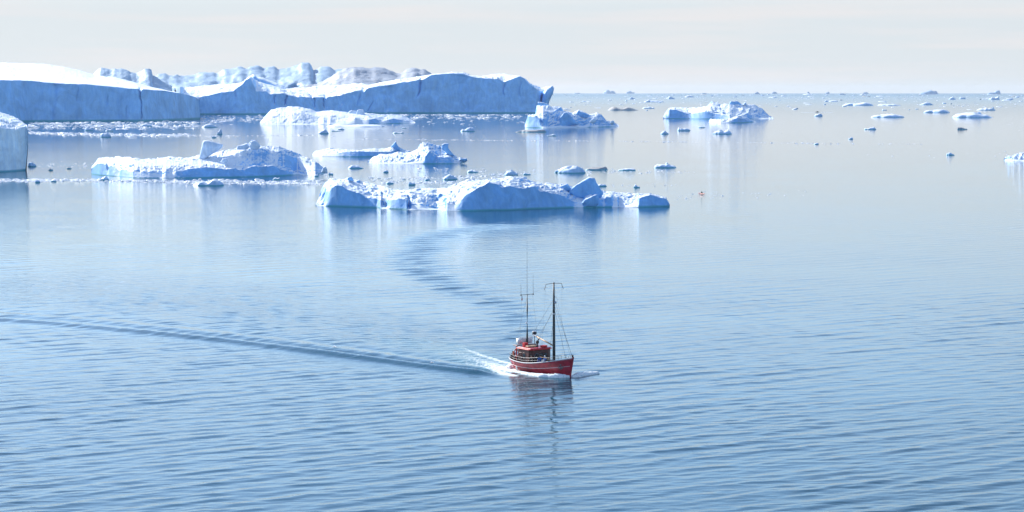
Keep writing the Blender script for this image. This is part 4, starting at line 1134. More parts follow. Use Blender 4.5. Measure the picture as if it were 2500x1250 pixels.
# ------------------------------------------------------------------ the red fishing boat (x forward, y to port, z up)
boat = thing('fishing_boat', 'red wooden fishing boat with two masts, under way in the foreground', 'fishing boat', (BOAT_C[0], BOAT_C[1], 0.0), BOAT_H)
LH = 6.25
def sheer(s):
    return 1.38 - 0.18 * math.exp(-((s - 0.33) / 0.25) ** 2) + 1.15 * max(0, (s - 0.35) / 0.65) ** 2.0
def half(s, k):
    """half breadth at station s (0 stern .. 1 stem) and level k (0 keel .. 1 gunwale)"""
    st = math.sqrt(max(0, 1 - (1 - min(s / 0.30, 1)) ** 2.3))
    bw = 1 - max(0, (s - 0.50) / 0.50) ** 2.7
    bw_low = 1 - max(0, (s - 0.42) / 0.58) ** 1.8
    bb = bw * k + bw_low * (1 - k)
    sec = (0.10 + 0.90 * k ** 0.42)
    return max(0.03, 2.25 * st * bb * sec)
def hx(s, k):
    x = -LH + 2 * LH * s
    x += (k - 0.62) * 0.75 * max(0, (s - 0.75) / 0.25) ** 1.5            # raked stem
    x += (0.55 - k) * 1.5 * max(0, (0.22 - s) / 0.22) ** 1.5              # stern counter
    return x
def hz(s, k): return -0.75 + (sheer(s) + 0.75) * k
NS, NK = 49, 13
SS = [0.5 - 0.5 * math.cos(math.pi * i / (NS - 1)) for i in range(NS)]
def side_pt(s, k, sg, out=0.0): return Vector((hx(s, k), sg * (half(s, k) + out), hz(s, k)))
v, f = [], []
for sg in (1, -1):
    b = len(v)
    for s in SS:
        for k in range(NK): v.append(tuple(side_pt(s, k / (NK - 1), sg)))
    for i in range(NS - 1):
        for k in range(NK - 1):
            q = (b + i * NK + k, b + (i + 1) * NK + k, b + (i + 1) * NK + k + 1, b + i * NK + k + 1)
            f.append(q if sg < 0 else q[::-1])
mb = MB(); mb.v, mb.f = v, f
me = bpy.data.meshes.new('hull'); me.from_pydata(v, [], f)
bm = bmesh.new(); bm.from_mesh(me)
bmesh.ops.remove_doubles(bm, verts=bm.verts, dist=0.062)
bmesh.ops.recalc_face_normals(bm, faces=bm.faces)
bm.to_mesh(me); bm.free()
me.polygons.foreach_set('use_smooth', [True] * len(me.polygons)); me.materials.append(MAT['hull_red'])
hull = link('hull', me, boat)
sol = hull.modifiers.new('plank thickness', 'SOLIDIFY'); sol.thickness = 0.07; sol.offset = -1; sol.material_offset = 1; me.materials.append(MAT['deck'])  # inside of the bulwark shares the shade-darkened deck wood
# deck
DZ = lambda s: sheer(s) - 0.72
v, f = [], []
dk = [s for s in SS if 0.02 < s < 0.985]
for s in dk:
    z = DZ(s); k = (z + 0.75) / (sheer(s) + 0.75)
    for t in (-1, -.5, 0, .5, 1):
        v.append((hx(s, k), t * (half(s, k) - 0.05), z + 0.05 * (1 - t * t)))
for i in range(len(dk) - 1):
    for j in range(4): f.append((i * 5 + j, (i + 1) * 5 + j, (i + 1) * 5 + j + 1, i * 5 + j + 1))
mb = MB(); mb.v, mb.f = v, f; mb.build('deck', 'deck', boat)
# gunwale cap, rubbing strakes, stem
for sg in (1, -1):
    MB().tube([side_pt(s, 1, sg, -0.03) + Vector((0, 0, 0.03)) for s in SS[1:-1]], 0.075, 6).build('gunwale', 'grey_paint', boat, smooth=True)
    MB().tube([side_pt(s, 0.66 + 0.03 * s, sg, 0.005) for s in SS[2:-4]], 0.026, 6).build('rubbing_strake', 'white', boat, 'white painted strake along the hull side', smooth=True)
MB().tube([(hx(1, k), 0, hz(1, k)) for k in (0.15, 0.4, 0.7, 1.0, 1.05)], [0.09, 0.09, 0.1, 0.12, 0.12], 6).build('stem_post', 'hull_red', boat)
MB().lathe((hx(1, 1) - 0.1, 0, sheer(1) + 0.08), [(0.09, 0), (0.12, 0.12), (0.12, 0.3), (0.05, 0.36)], 8).build('bollard', 'black', boat)
MB().box((-LH - 0.1, 0, -0.1), (0.5, 0.09, 1.2)).build('rudder', 'hull_red', boat, bevel=0.02)
# anchors housed in both bows
for sg in (-1, 1):
    s = 0.90; k = 0.70
    c = side_pt(s, k, sg, 0.07)
    a = MB()
    tg = (side_pt(s + .03, k, sg) - side_pt(s - .03, k, sg)).normalized()
    upv = (side_pt(s, k + .06, sg) - side_pt(s, k - .06, sg)).normalized()
    a.tube([c + upv * 0.36, c - upv * 0.30], 0.055, 6)
    a.tube([c - tg * 0.34 + upv * 0.14, c - tg * 0.30 - upv * 0.12, c - upv * 0.32, c + tg * 0.30 - upv * 0.12, c + tg * 0.34 + upv * 0.14], [0.03, 0.06, 0.08, 0.06, 0.03], 6)
    a.tube([c + upv * 0.26 - tg * 0.16, c + upv * 0.26 + tg * 0.16], 0.035, 6)
    a.build('anchor', 'steel' if sg < 0 else 'black', boat, 'pale anchor on the starboard bow' if sg < 0 else 'dark anchor on the port bow')
# fender hanging at the quarter, scuppers
c = side_pt(0.22, 0.52, -1, 0.14)
fd = MB().lathe(tuple(c - Vector((0, 0, 0.3))), [(0.03, -0.02), (0.11, 0.06), (0.13, 0.2), (0.13, 0.4), (0.10, 0.52), (0.03, 0.6)], 10).build('fender', 'white', boat, smooth=True)
MB().tube([c + Vector((0, 0, 0.28)), side_pt(0.22, 1, -1, 0.06)], 0.012, 5).build('rope', 'rope', fd)
for s in (0.12, 0.20, 0.36):
    c = side_pt(s, 0.78, -1, 0.0)
    MB().lathe(tuple(c), [(0.06, -0.04), (0.06, 0.03)], 8, 'y').build('scupper', 'black', boat)
# wheelhouse
WX0, WX1, WY = -3.35, -0.65, 1.78
wz0, wz1 = DZ(0.4) - 0.03, 2.92
wh = MB().poly([(WX0, -WY * .96), (WX1 - .25, -WY), (WX1, -WY * .72), (WX1, WY * .72), (WX1 - .25, WY), (WX0, WY * .96)], wz0, wz1).build('wheelhouse', 'varnish', boat)
MB().poly([(WX0 - .25, -WY - .14), (WX1 - .05, -WY - .16), (WX1 + .26, -WY * .74), (WX1 + .26, WY * .74), (WX1 - .05, WY + .16), (WX0 - .25, WY + .14)], wz1 + .003, wz1 + .13).build('roof', 'roof_red', wh, bevel=0.03)
MB().poly([(WX0 - .1, -WY + .1), (WX1, -WY + .1), (WX1 + .1, -WY * .6), (WX1 + .1, WY * .6), (WX1, WY - .1), (WX0 - .1, WY - .1)], wz1 + .133, wz1 + .22).build('roof_panel', 'hull_red', wh, bevel=0.03)
def window(c, w, h, n, round_=False, mat='glass'):
    """framed window on a wall with outward normal n"""
    n = Vector(n).normalized(); t = n.cross(Vector((0, 0, 1))).normalized(); u = Vector((0, 0, 1))
    m_, g_ = MB(), MB()
    k = 20
    def ring(a, b): 
        out = []
        for i in range(k):
            th = 2 * math.pi * i / k
            e = 2.0 if round_ else 5.0
            cx, cy = math.copysign(abs(math.cos(th)) ** (2 / e), math.cos(th)), math.copysign(abs(math.sin(th)) ** (2 / e), math.sin(th))
            out.append(Vector(c) + t * (cx * a) + u * (cy * b))
        return out
    o = ring(w / 2 + .07, h / 2 + .07)
    m_.tube([p + n * 0.02 for p in ring(w / 2 + .03, h / 2 + .03)], 0.045, 6, True)
    fr = m_.build('window_frame', 'varnish' if not round_ else 'steel', wh, smooth=True)
    q = [p + n * 0.012 for p in ring(w / 2 + .02, h / 2 + .02)]
    g_.v = [tuple(p) for p in q] + [tuple(p + n * 0.012) for p in q]
    g_.f = [tuple(range(k, 2 * k)), tuple(reversed(range(k)))] + [(i, (i + 1) % k, k + (i + 1) % k, k + i) for i in range(k)]
    # boat > wheelhouse > frame is the deepest level, so the pane sits beside its frame
    g_.build('pane', mat, wh)
zc = 2.12
window((WX1, -0.62, zc), 0.62, 0.62, (1, 0, 0), True)
window((WX1, 0.12, zc), 0.52, 0.62, (1, 0, 0), False)
window((WX1, 0.80, zc), 0.40, 0.62, (1, 0, 0), False)
nfl = Vector((.43, -.25, 0))
window((WX1 - .125, -WY*.86, zc), 0.26, 0.60, (0.87, -0.5, 0))
window((-2.0, -WY*.975, zc), 0.5, 0.6, (0, -1, 0))
window((-2.0, WY*.975, zc), 0.5, 0.6, (0, 1, 0))
window((-1.3, WY*.985, zc), 0.4, 0.6, (0, 1, 0))
d_ = MB().box((-2.85, -WY*.975, 1.6), (0.6, 0.06, 1.75)).build('door', 'varnish', wh, bevel=0.015)
MB().lathe((-2.62, -WY*.975-.05, 1.6), [(0.02, -.03), (0.05, 0), (0.02, .03)], 8, 'y').build('door_knob', 'steel', wh)
# roof gear
MB().box((-2.3, -0.4, wz1 + .33), (0.9, 1.5, 0.20)).build('hatch_cover', 'pole_wood', boat, bevel=0.03)
MB().box((-2.9, -0.9, wz1 + .50), (0.55, 0.6, 0.52)).build('locker', 'red_cloth', boat, bevel=0.05)
MB().box((-1.2, 0.9, wz1 + .35), (0.6, 0.8, 0.24)).build('locker', 'roof_red', boat, bevel=0.04)
sl = MB().lathe((-1.75, 0.25, wz1 + .22), [(0.16, 0), (0.10, 0.1), (0.08, 0.45), (0.2, 0.5), (0.24, 0.75), (0.14, 0.86)], 12).build('searchlight', 'black', boat, smooth=True)
MB().tube([(-1.75, 0.25, wz1 + .95), (-1.5, 0.5, wz1 + 1.5)], [0.09, 0.07], 8).build('lamp_tube', 'navy_cloth', sl)
rd = MB().tube([(-2.55, 0.35, wz1 + .2), (-2.55, 0.35, wz1 + 1.75)], 0.05, 8).build('radar_post', 'steel', boat)
MB().lathe((-2.55, 0.35, wz1 + 1.75), [(0.10, 0), (0.27, 0.10), (0.30, 0.22), (0.30, 0.36), (0.22, 0.44)], 16).build('radar_dome', 'spar', rd, smooth=True)
MB().lathe((-2.55, 0.35, wz1 + 2.193), [(0.27, 0), (0.26, 0.05), (0.1, 0.09)], 16).build('radar_cap', 'white', rd, smooth=True)
# masts
MX, AX = 2.35, -3.75
mast = MB().tube([(MX, 0, DZ(.69) - .05), (MX - .02, 0, 4.0), (MX - .06, 0, 9.0), (MX - .08, 0, 12.1)], [0.20, 0.19, 0.15, 0.10], 12).build('foremast', 'spar', boat, smooth=True)
MB().tube([(MX - .08, -1.55, 11.15), (MX - .08, -1.25, 11.9), (MX - .08, 0, 12.0), (MX - .08, 1.25, 11.9), (MX - .08, 1.55, 11.15)], 0.035, 6).build('antenna_spreader', 'spar', mast)
MB().lathe((MX + .1, .12, 9.3), [(0.05, 0), (0.17, .05), (0.17, .28), (0.06, .34)], 10).build('masthead_lamp', 'grey_paint', mast, smooth=True)
MB().lathe((MX - .03, 0, 7.9), [(0.22, 0), (0.22, .12)], 12).build('mast_band', 'white', mast)
MB().box((MX + .12, 0, 10.2), (.12, .14, .3)).build('deck_lamp', 'steel', mast, bevel=.02)
am = MB().tube([(AX, 0, DZ(.2)), (AX + .02, 0, 4.5), (AX + .02, 0, 8.0), (AX, 0, 10.0)], [0.13, 0.12, 0.10, 0.05], 10).build('mizzen_mast', 'spar', boat, smooth=True)
MB().tube([(AX, -1.05, 10.0), (AX, 1.05, 10.0)], 0.035, 6).build('antenna_spreader', 'spar', am)
for yy, z1 in ((-1.0, 11.6), (0.0, 17.2), (1.0, 12.7)):
    MB().tube([(AX, yy, 9.9), (AX - .03, yy, z1)], [0.028, 0.012], 5).build('whip_antenna', 'rope', am)
for yy in (-1.0, 1.0):
    MB().lathe((AX, yy, 9.88), [(0.05, 0), (0.09, .08), (0.04, .22)], 8).build('antenna_base', 'black', am)
MB().lathe((AX + .05, -.12, 6.1), [(0.05, 0), (0.13, .04), (0.12, .2), (0.05, .24)], 10).build('mast_lamp', 'white', am)
# courtesy flag, white over red with the halved disc
fl = MB()
fx, fy, fz = AX, -0.92, 9.25
def flag_pt(u, w): return (fx - u * .35 + .02 * math.sin(u * 9), fy + u * .42 + .05 * math.sin(u * 7), fz + w + .04 * math.sin(u * 6))
def cloth(u0, u1, w0, w1, mat, off, nm, par):
    m_ = MB(); k = 8
    for i in range(k + 1):
        u_ = u0 + (u1 - u0) * i / k
        for w_ in (w0, w1):
            p = flag_pt(u_, w_); m_.v.append((p[0] + off, p[1] - off, p[2]))
    m_.f = [(2 * i, 2 * i + 2, 2 * i + 3, 2 * i + 1) for i in range(k)]
    return m_.build(nm, mat, par)
fw = cloth(0, 0.9, 0.3, 0.6, 'white_cloth', 0, 'flag', am)
fw['label'] = 'small white and red flag under the spreader'
cloth(0, 0.9, 0.0, 0.3, 'red_cloth', 0, 'flag', am)
def disc_half(up, mat, off):
    m_ = MB(); k = 8
    for i in range(k + 1):
        th = math.pi * i / k * (1 if up else -1)
        p = flag_pt(0.4 + 0.2 * math.cos(th), 0.3 + 0.2 * math.sin(th)); m_.v.append((p[0] + off, p[1] - off, p[2]))
    m_.f = [tuple(range(k + 1))]
    return m_.build('flag_disc', mat, am)
disc_half(True, 'red_cloth', .006); disc_half(False, 'white_cloth', .006)
# boom
bm_ = MB().tube([(MX - .2, 0, 3.75), (-1.8, 0.15, 4.55)], [0.10, 0.085], 10).build('boom', 'pole_wood', boat, smooth=True)
MB().tube([(-1.75, 0.15, 4.55), (-2.55, 0.18, 4.7)], 0.11, 8).build('furled_sail', 'grey_paint', boat)
# standing rigging
def stay(a, b_, r=0.016): MB().tube([a, b_], r, 4).build('stay', 'rope', boat)
stay((MX, 0, 9.2), (hx(1, 1) - .1, 0, sheer(1) + .1)); stay((MX, .05, 9.9), (hx(.96, 1), .35, sheer(.96)))
stay((MX, -.05, 9.0), (hx(.94, 1), -.5, sheer(.94))); stay((MX, 0, 11.6), (5.6, .2, 2.6), .01)
stay((MX, 0, 10.0), (-2.4, -.2, 4.6)); stay((MX, 0, 8.4), (-1.6, .2, 4.4)); stay((MX, .1, 8.6), (-.6, 1.5, 3.0)); stay((MX, -.1, 8.6), (-.4, -1.3, 3.0))
stay((AX, 0, 9.8), (-5.4, -1.2, 1.4), .01); stay((AX, 0, 9.8), (-5.4, 1.2, 1.4), .01); stay((AX, -.9, 9.9), (-3.2, -1.5, 3.0), .008); stay((AX, .9, 9.9), (-3.2, 1.5, 3.0), .008)
for yy in (-1.3, 1.3): stay((MX - .08, yy, 11.9), (MX - .5, yy * 1.3, 2.4), .007)
stay((AX, 0, 9.9), (MX, 0, 11.8), .008)
# rails
def rail(sg, s0, s1, h, n):
    pts = [side_pt(s0 + (s1 - s0) * i / 24, 1, sg, -0.05) + Vector((0, 0, h)) for i in range(25)]
    MB().tube(pts, 0.024, 6).build('handrail', 'steel', boat, smooth=True)
    MB().tube([p - Vector((0, 0, h * .5)) for p in pts], 0.017, 6).build('handrail', 'steel', boat, smooth=True)
    for i in range(n):
        p = side_pt(s0 + (s1 - s0) * i / (n - 1), 1, sg, -0.05)
        MB().tube([p, p + Vector((0, 0, h))], 0.02, 6).build('stanchion', 'steel', boat)
rail(-1, 0.03, 0.66, 0.72, 9); rail(1, 0.03, 0.66, 0.72, 9)
rail(-1, 0.74, 0.95, 0.55, 4); rail(1, 0.74, 0.95, 0.55, 4)
MB().box((2.55, -1.66, sheer(.70) + .62), (1.5, .12, .07), Matrix.Rotation(R(14), 3, 'Z')).build('rail_board', 'pole_wood', boat, bevel=.015)
# lifebuoy on a red post at the quarter
MB().box((-4.0, -1.55, 1.9), (.16, .16, 2.5)).build('post', 'hull_red', boat, bevel=.02)
MB().box((-4.0, 1.55, 1.9), (.16, .16, 2.5)).build('post', 'hull_red', boat, bevel=.02)
MB().box((-4.3, 0, 3.22), (1.0, 3.2, .10)).build('gantry', 'varnish', boat, bevel=.02)
lb = MB().tube([(-3.86, -1.72 + .42 * math.cos(a), 2.25 + .48 * math.sin(a)) for a in [2 * math.pi * i / 20 for i in range(20)]], .085, 8, True).build('lifebuoy', 'ring', boat, smooth=True)
for a in (0.785, 2.356, 3.927, 5.498):
    MB().tube([(-3.86, -1.72 + .42 * math.cos(a + e), 2.25 + .48 * math.sin(a + e)) for e in (-.15, 0, .15)], .092, 8).build('lifebuoy_band', 'white', lb)
# windlass, hatch, barrel on the foredeck
wl_ = MB().lathe((4.2, 0, DZ(.84) + .35), [(.26, -.5), (.26, -.42), (.13, -.4), (.13, .4), (.26, .42), (.26, .5)], 12, 'y').build('windlass', 'black', boat)
MB().box((1.0, -.2, DZ(.58) + .36), (1.5, 1.5, .68)).build('cargo_hatch', 'deck', boat, bevel=.03)
MB().box((3.4, -.9, DZ(.77) + .2), (.5, .4, .4)).build('fish_box', 'blue_cloth', boat, bevel=.03)
for s, sg in ((.70, -1), (.72, -1), (.70, 1)):
    MB().lathe(tuple(side_pt(s, 1, sg, -.05) + Vector((0, 0, .05))), [(.06, 0), (.06, .2), (.1, .22), (.1, .28)], 8).build('mooring_bitt', 'white', boat)

# white dinghy carried on the gantry
dg = thing('dinghy', 'small white dinghy carried on the gantry at the stern of the red fishing boat', 'dinghy')
dgM = Matrix.Translation((BOAT_C[0], BOAT_C[1], 0)) @ Matrix.Rotation(BOAT_H, 4, 'Z')
def on_boat(x, y, z): return dgM @ Vector((x, y, z))
dg.location = on_boat(-4.35, 0.1, 3.30); dg.rotation_euler = (0, 0, BOAT_H + R(90))
v, f = [], []
n1, n2 = 17, 9
for i in range(n1):
    s = i / (n1 - 1); x = -1.15 + 2.3 * s
    w = 0.56 * (1 - max(0, (s - .45) / .55) ** 2.4) * (1 - .15 * max(0, (.3 - s) / .3))
    for j in range(n2):
        a = -1 + 2 * j / (n2 - 1)
        ca = math.copysign(abs(a) ** .7, a)
        v.append((x + .12 * s * abs(a), w * ca, .06 + .72 * abs(a) ** 2.2 * (1 + .12 * s)))
for i in range(n1 - 1):
    for j in range(n2 - 1): f.append((i * n2 + j, (i + 1) * n2 + j, (i + 1) * n2 + j + 1, i * n2 + j + 1))
f.append(tuple(range(n2)))
mb = MB(); mb.v, mb.f = v, f
o = mb.build('hull', 'white', dg, smooth=True); s_ = o.modifiers.new('skin', 'SOLIDIFY'); s_.thickness = .04
MB().box((-.2, 0, .5), (.22, .9, .04)).build('thwart', 'pole_wood', dg)
MB().box((.45, 0, .52), (.22, .8, .04)).build('thwart', 'pole_wood', dg)
MB().tube([(x, sgn * w, z) for sgn in (1,) for x, w, z in ((-1.13, .52, .79), (-.3, .58, .80), (.3, .54, .83), (.9, .3, .86), (1.27, 0.02, .88))], .035, 6).build('gunwale', 'grey_paint', dg)
MB().tube([(x, -w, z) for x, w, z in ((-1.13, .52, .79), (-.3, .58, .80), (.3, .54, .83), (.9, .3, .86), (1.27, 0.02, .88))], .035, 6).build('gunwale', 'grey_paint', dg)

# bow wave and hull wash
def wash(name, label, pts, widths, heights, seed):
    n = 110; m = 15
    P = np.array(pts, float); s = np.linspace(0, 1, n)
    k = np.linspace(0, 1, len(pts))
    c = np.stack([np.interp(s, k, P[:, 0]), np.interp(s, k, P[:, 1])], -1)
    t = np.gradient(c, axis=0); t /= np.linalg.norm(t, axis=1, keepdims=True)
    nr = np.stack([-t[:, 1], t[:, 0]], -1)
    W = np.interp(s, k, widths); Hh = np.interp(s, k, heights)
    u = np.linspace(-1, 1, m)
    G = np.zeros((m, n, 3))
    for i, a in enumerate(u):
        z = Hh * (1 - a * a) ** 0.8
        G[i, :, 0] = c[:, 0] + nr[:, 0] * a * W; G[i, :, 1] = c[:, 1] + nr[:, 1] * a * W; G[i, :, 2] = z
    Q = G.reshape(-1, 3)
    nz = fbm(Q * 2.2, seed, 4, .6).reshape(m, n); ne = fbm(Q * 1.4 + 9, seed + 4, 3, .6).reshape(m, n)
    G[:, :, 2] += nz * 0.22 * (Hh / max(heights))[None, :] * (1 - np.abs(u))[:, None]
    G[:, :, 0] += nr[:, 0] * ne * 0.5 * np.abs(u)[:, None] * W; G[:, :, 1] += nr[:, 1] * ne * 0.5 * np.abs(u)[:, None] * W
    G[0, :, 2] = -.2; G[-1, :, 2] = -.2; G[:, 0, 2] = -.2; G[:, -1, 2] = -.2
    V = G.reshape(-1, 3)
    W4 = np.array([tuple(on_boat(*p)) for p in V])
    c0 = np.array([*BOAT_C, 0.0])
    me = mesh_np(name, W4 - c0, grid_quads(m, n), MAT['foam'])
    o = link(name, me, None, tuple(c0))
    return tag(o, label, None, None, 'stuff')
wash('bow_wave', 'white foam rolling along the starboard side of the red boat',
     [(6.1, -0.15), (5.2, -1.5), (3.6, -2.5), (1.0, -2.95), (-2.0, -2.95), (-4.6, -2.6), (-6.6, -2.0)], [.2, .6, .7, .55, .5, .5, .3], [.25, .5, .38, .25, .2, .18, .08], 3)
wash('bow_wave', 'foam crest thrown out ahead of the port bow of the red boat',
     [(6.2, 0.05), (5.9, 1.2), (5.3, 2.8), (4.9, 5.2)], [.25, .6, .7, .55], [.25, .5, .38, .22], 7)
wash('bow_wave', 'churned white water under the stern of the red boat',
     [(-5.2, 1.6), (-6.2, 0.4), (-6.3, -0.8), (-5.6, -2.0)], [.5, .9, .9, .5], [.15, .3, .3, .15], 9)

# ------------------------------------------------------------------ people
def skin_mesh(nodes, edges, root, sub=1):
    me = bpy.data.meshes.new('figure')
    names = list(nodes)
    idx = {n: i for i, n in enumerate(names)}
    me.from_pydata([nodes[n][:3] for n in names], [(idx[a], idx[b]) for a, b in edges], [])
    o = bpy.data.objects.new('tmp', me); COL.objects.link(o)
    md = o.modifiers.new('skin', 'SKIN')
    for i, n in enumerate(names):
        r = nodes[n][3]
        me.skin_vertices[0].data[i].radius = (r, nodes[n][4] if len(nodes[n]) > 4 else r)
        me.skin_vertices[0].data[i].use_root = (n == root)
    if sub:
        sd = o.modifiers.new('sub', 'SUBSURF'); sd.levels = sub; sd.render_levels = sub
    dg_ = bpy.context.evaluated_depsgraph_get()
    out = bpy.data.meshes.new_from_object(o.evaluated_get(dg_))
    bpy.data.objects.remove(o); bpy.data.meshes.remove(me)
    out.polygons.foreach_set('use_smooth', [True] * len(out.polygons))
    return out

def figure(pose):
    """joint positions; x = facing direction, y = left, z up; feet or seat at z 0"""
    if pose == 'stand':
        J = dict(pel=(0, 0, .95), chest=(.02, 0, 1.25), neck=(.0, 0, 1.47), shL=(0, .19, 1.41), shR=(0, -.19, 1.41), elL=(.02, .25, 1.12), elR=(.08, -.25, 1.12), wrL=(.16, .22, .90), wrR=(.28, -.18, 1.02),
                 hipL=(0, .09, .92), hipR=(0, -.09, .92), knL=(.04, .11, .50), knR=(.03, -.11, .50), anL=(0, .12, .09), anR=(0, -.12, .09), toL=(.16, .13, .04), toR=(.16, -.13, .04), head=(.03, 0, 1.62), top=(.02, 0, 1.73))
    elif pose == 'lean':
        J = dict(pel=(-.05, 0, .93), chest=(.06, 0, 1.22), neck=(.14, 0, 1.42), shL=(.13, .19, 1.37), shR=(.13, -.19, 1.37), elL=(.30, .25, 1.12), elR=(.30, -.25, 1.12), wrL=(.50, .20, 1.05), wrR=(.50, -.20, 1.05),
                 hipL=(-.05, .09, .90), hipR=(-.05, -.09, .90), knL=(.02, .11, .50), knR=(-.02, -.11, .50), anL=(0, .12, .09), anR=(-.08, -.12, .09), toL=(.16, .13, .04), toR=(.08, -.13, .04), head=(.20, 0, 1.56), top=(.20, 0, 1.67))
    else:
        J = dict(pel=(0, 0, .12), chest=(.03, 0, .42), neck=(.02, 0, .64), shL=(.02, .19, .58), shR=(.02, -.19, .58), elL=(.14, .24, .33), elR=(.14, -.24, .33), wrL=(.36, .14, .27), wrR=(.36, -.14, .27),
                 hipL=(.02, .10, .10), hipR=(.02, -.10, .10), knL=(.44, .13, .14), knR=(.44, -.13, .14), anL=(.47, .13, -.28), anR=(.47, -.13, -.28), toL=(.62, .14, -.33), toR=(.62, -.14, -.33), head=(.05, 0, .79), top=(.04, 0, .90))
        if pose == 'kayak':
            J.update(knL=(.45, .16, .20), knR=(.45, -.16, .20), anL=(.86, .12, .08), anR=(.86, -.12, .08), toL=(.92, .13, .18), toR=(.92, -.13, .18), elL=(.20, .36, .42), elR=(.22, -.36, .34), wrL=(.40, .30, .52), wrR=(.42, -.30, .36))
    return J

def person(label, pose, loc, rotz, jacket, trousers, hat=None, group=None, scale=1.0):
    J = figure(pose)
    root = thing('person', label, 'person', loc, rotz, group)
    root.scale = (scale,) * 3
    mid = lambda a, b, t=.5: tuple(a[i] + (b[i] - a[i]) * t for i in range(3))
    B = {}
    B['pel'] = (*J['pel'], .125, .10); B['chest'] = (*J['chest'], .155, .115); B['neckb'] = (*mid(J['chest'], J['neck'], .8), .10, .09); B['neck'] = (*J['neck'], .055)
    B['head'] = (*J['head'], .085, .095); B['top'] = (*J['top'], .07, .08)
    B['nose'] = (J['head'][0] + .125, 0 + J['head'][1], J['head'][2] - .01, .014)
    E = [('pel', 'chest'), ('chest', 'neckb'), ('neckb', 'neck'), ('neck', 'head'), ('head', 'top'), ('head', 'nose')]
    for S in 'LR':
        B['sh' + S] = (*J['sh' + S], .062); B['el' + S] = (*J['el' + S], .045); B['wr' + S] = (*J['wr' + S], .03)
        B['kn' + S] = (*J['kn' + S], .06); B['an' + S] = (*J['an' + S], .042); B['to' + S] = (*J['to' + S], .036); B['hip' + S] = (*J['hip' + S], .088)
        E += [('neckb', 'sh' + S), ('sh' + S, 'el' + S), ('el' + S, 'wr' + S), ('pel', 'hip' + S), ('hip' + S, 'kn' + S), ('kn' + S, 'an' + S), ('an' + S, 'to' + S)]
        d = Vector(J['wr' + S]) - Vector(J['el' + S]); d.normalize()
        p = Vector(J['wr' + S]) + d * .07
        B['pm' + S] = (*p, .034, .02); E.append(('wr' + S, 'pm' + S))
        side = d.cross(Vector((0, 0, 1))); side = side.normalized() if side.length > .1 else Vector((0, 1, 0))
        for q in range(4):
            a = p + side * (q - 1.5) * .021 + d * .035; ln = (.055, .066, .062, .045)[q]
            e_ = a + d * ln * .6 + Vector((0, 0, -.012)); t_ = e_ + d * ln * .35 + Vector((0, 0, -.03))
            B[f'f{q}a{S}'] = (*a, .010); B[f'f{q}b{S}'] = (*e_, .009); B[f'f{q}c{S}'] = (*t_, .007)
            E += [('pm' + S, f'f{q}a{S}'), (f'f{q}a{S}', f'f{q}b{S}'), (f'f{q}b{S}', f'f{q}c{S}')]
        sg = 1 if S == 'R' else -1
        t1 = Vector(J['wr' + S]) + d * .035 + side * sg * -.04; t2 = t1 + d * .04 + side * sg * -.012
        B['t1' + S] = (*t1, .012); B['t2' + S] = (*t2, .009); E += [('wr' + S, 't1' + S), ('t1' + S, 't2' + S)]
    body = link('body', skin_mesh(B, E, 'pel'), root); body.data.materials.append(MAT['skin'])
    # clothes follow the body, a little proud of it
    Jk = {k: (*B[k][:3], B[k][3] + .03, (B[k][4] if len(B[k]) > 4 else B[k][3]) + .03) for k in ('pel', 'chest', 'neckb', 'shL', 'shR', 'elL', 'elR')}
    for S in 'LR': Jk['wr' + S] = (*mid(J['el' + S], J['wr' + S], .95), .05)
    Jk['col'] = (*mid(J['chest'], J['neck'], .98), .075)
    o = link('jacket', skin_mesh(Jk, [('pel', 'chest'), ('chest', 'neckb'), ('neckb', 'col'), ('neckb', 'shL'), ('neckb', 'shR'), ('shL', 'elL'), ('elL', 'wrL'), ('shR', 'elR'), ('elR', 'wrR')], 'pel'), root)
    o.data.materials.append(MAT[jacket])
    T_ = {'pel': (*J['pel'], .145, .12)}
    for S in 'LR':
        T_['hip' + S] = (*J['hip' + S], .108); T_['kn' + S] = (*J['kn' + S], .078); T_['an' + S] = (*mid(J['kn' + S], J['an' + S], .94), .062)
    o = link('trousers', skin_mesh(T_, [('pel', 'hipL'), ('hipL', 'knL'), ('knL', 'anL'), ('pel', 'hipR'), ('hipR', 'knR'), ('knR', 'anR')], 'pel'), root)
    o.data.materials.append(MAT[trousers])
    for S in 'LR':
        o = link('boot', skin_mesh({'a': (*J['an' + S], .062), 'b': (*J['to' + S], .048), 'c': (*mid(J['an' + S], J['kn' + S], .25), .064)}, [('c', 'a'), ('a', 'b')], 'a'), root)
        o.data.materials.append(MAT['black'])
    h = J['head']
    o = MB().lathe((h[0] - .02, h[1], h[2] + .02), [(.098, -.03), (.108, .03), (.10, .10), (.06, .15), (.02, .165)], 12).build('hat' if hat else 'hair', hat or 'hair', root, smooth=True)
    for sg in (-1, 1):
        MB().lathe((h[0] + .088, h[1] + sg * .035, h[2] + .01), [(.004, -.01), (.014, 0), (.004, .01)], 6, 'x').build('eye', 'eye', root)
        MB().lathe((h[0], h[1] + sg * .093, h[2] - .01), [(.014, -.015), (.026, 0), (.014, .015)], 6, 'y').build('ear', 'skin', root)
    MB().box((h[0] + .088, h[1], h[2] - .055), (.014, .05, .012)).build('mouth', 'lip', root)
    return root

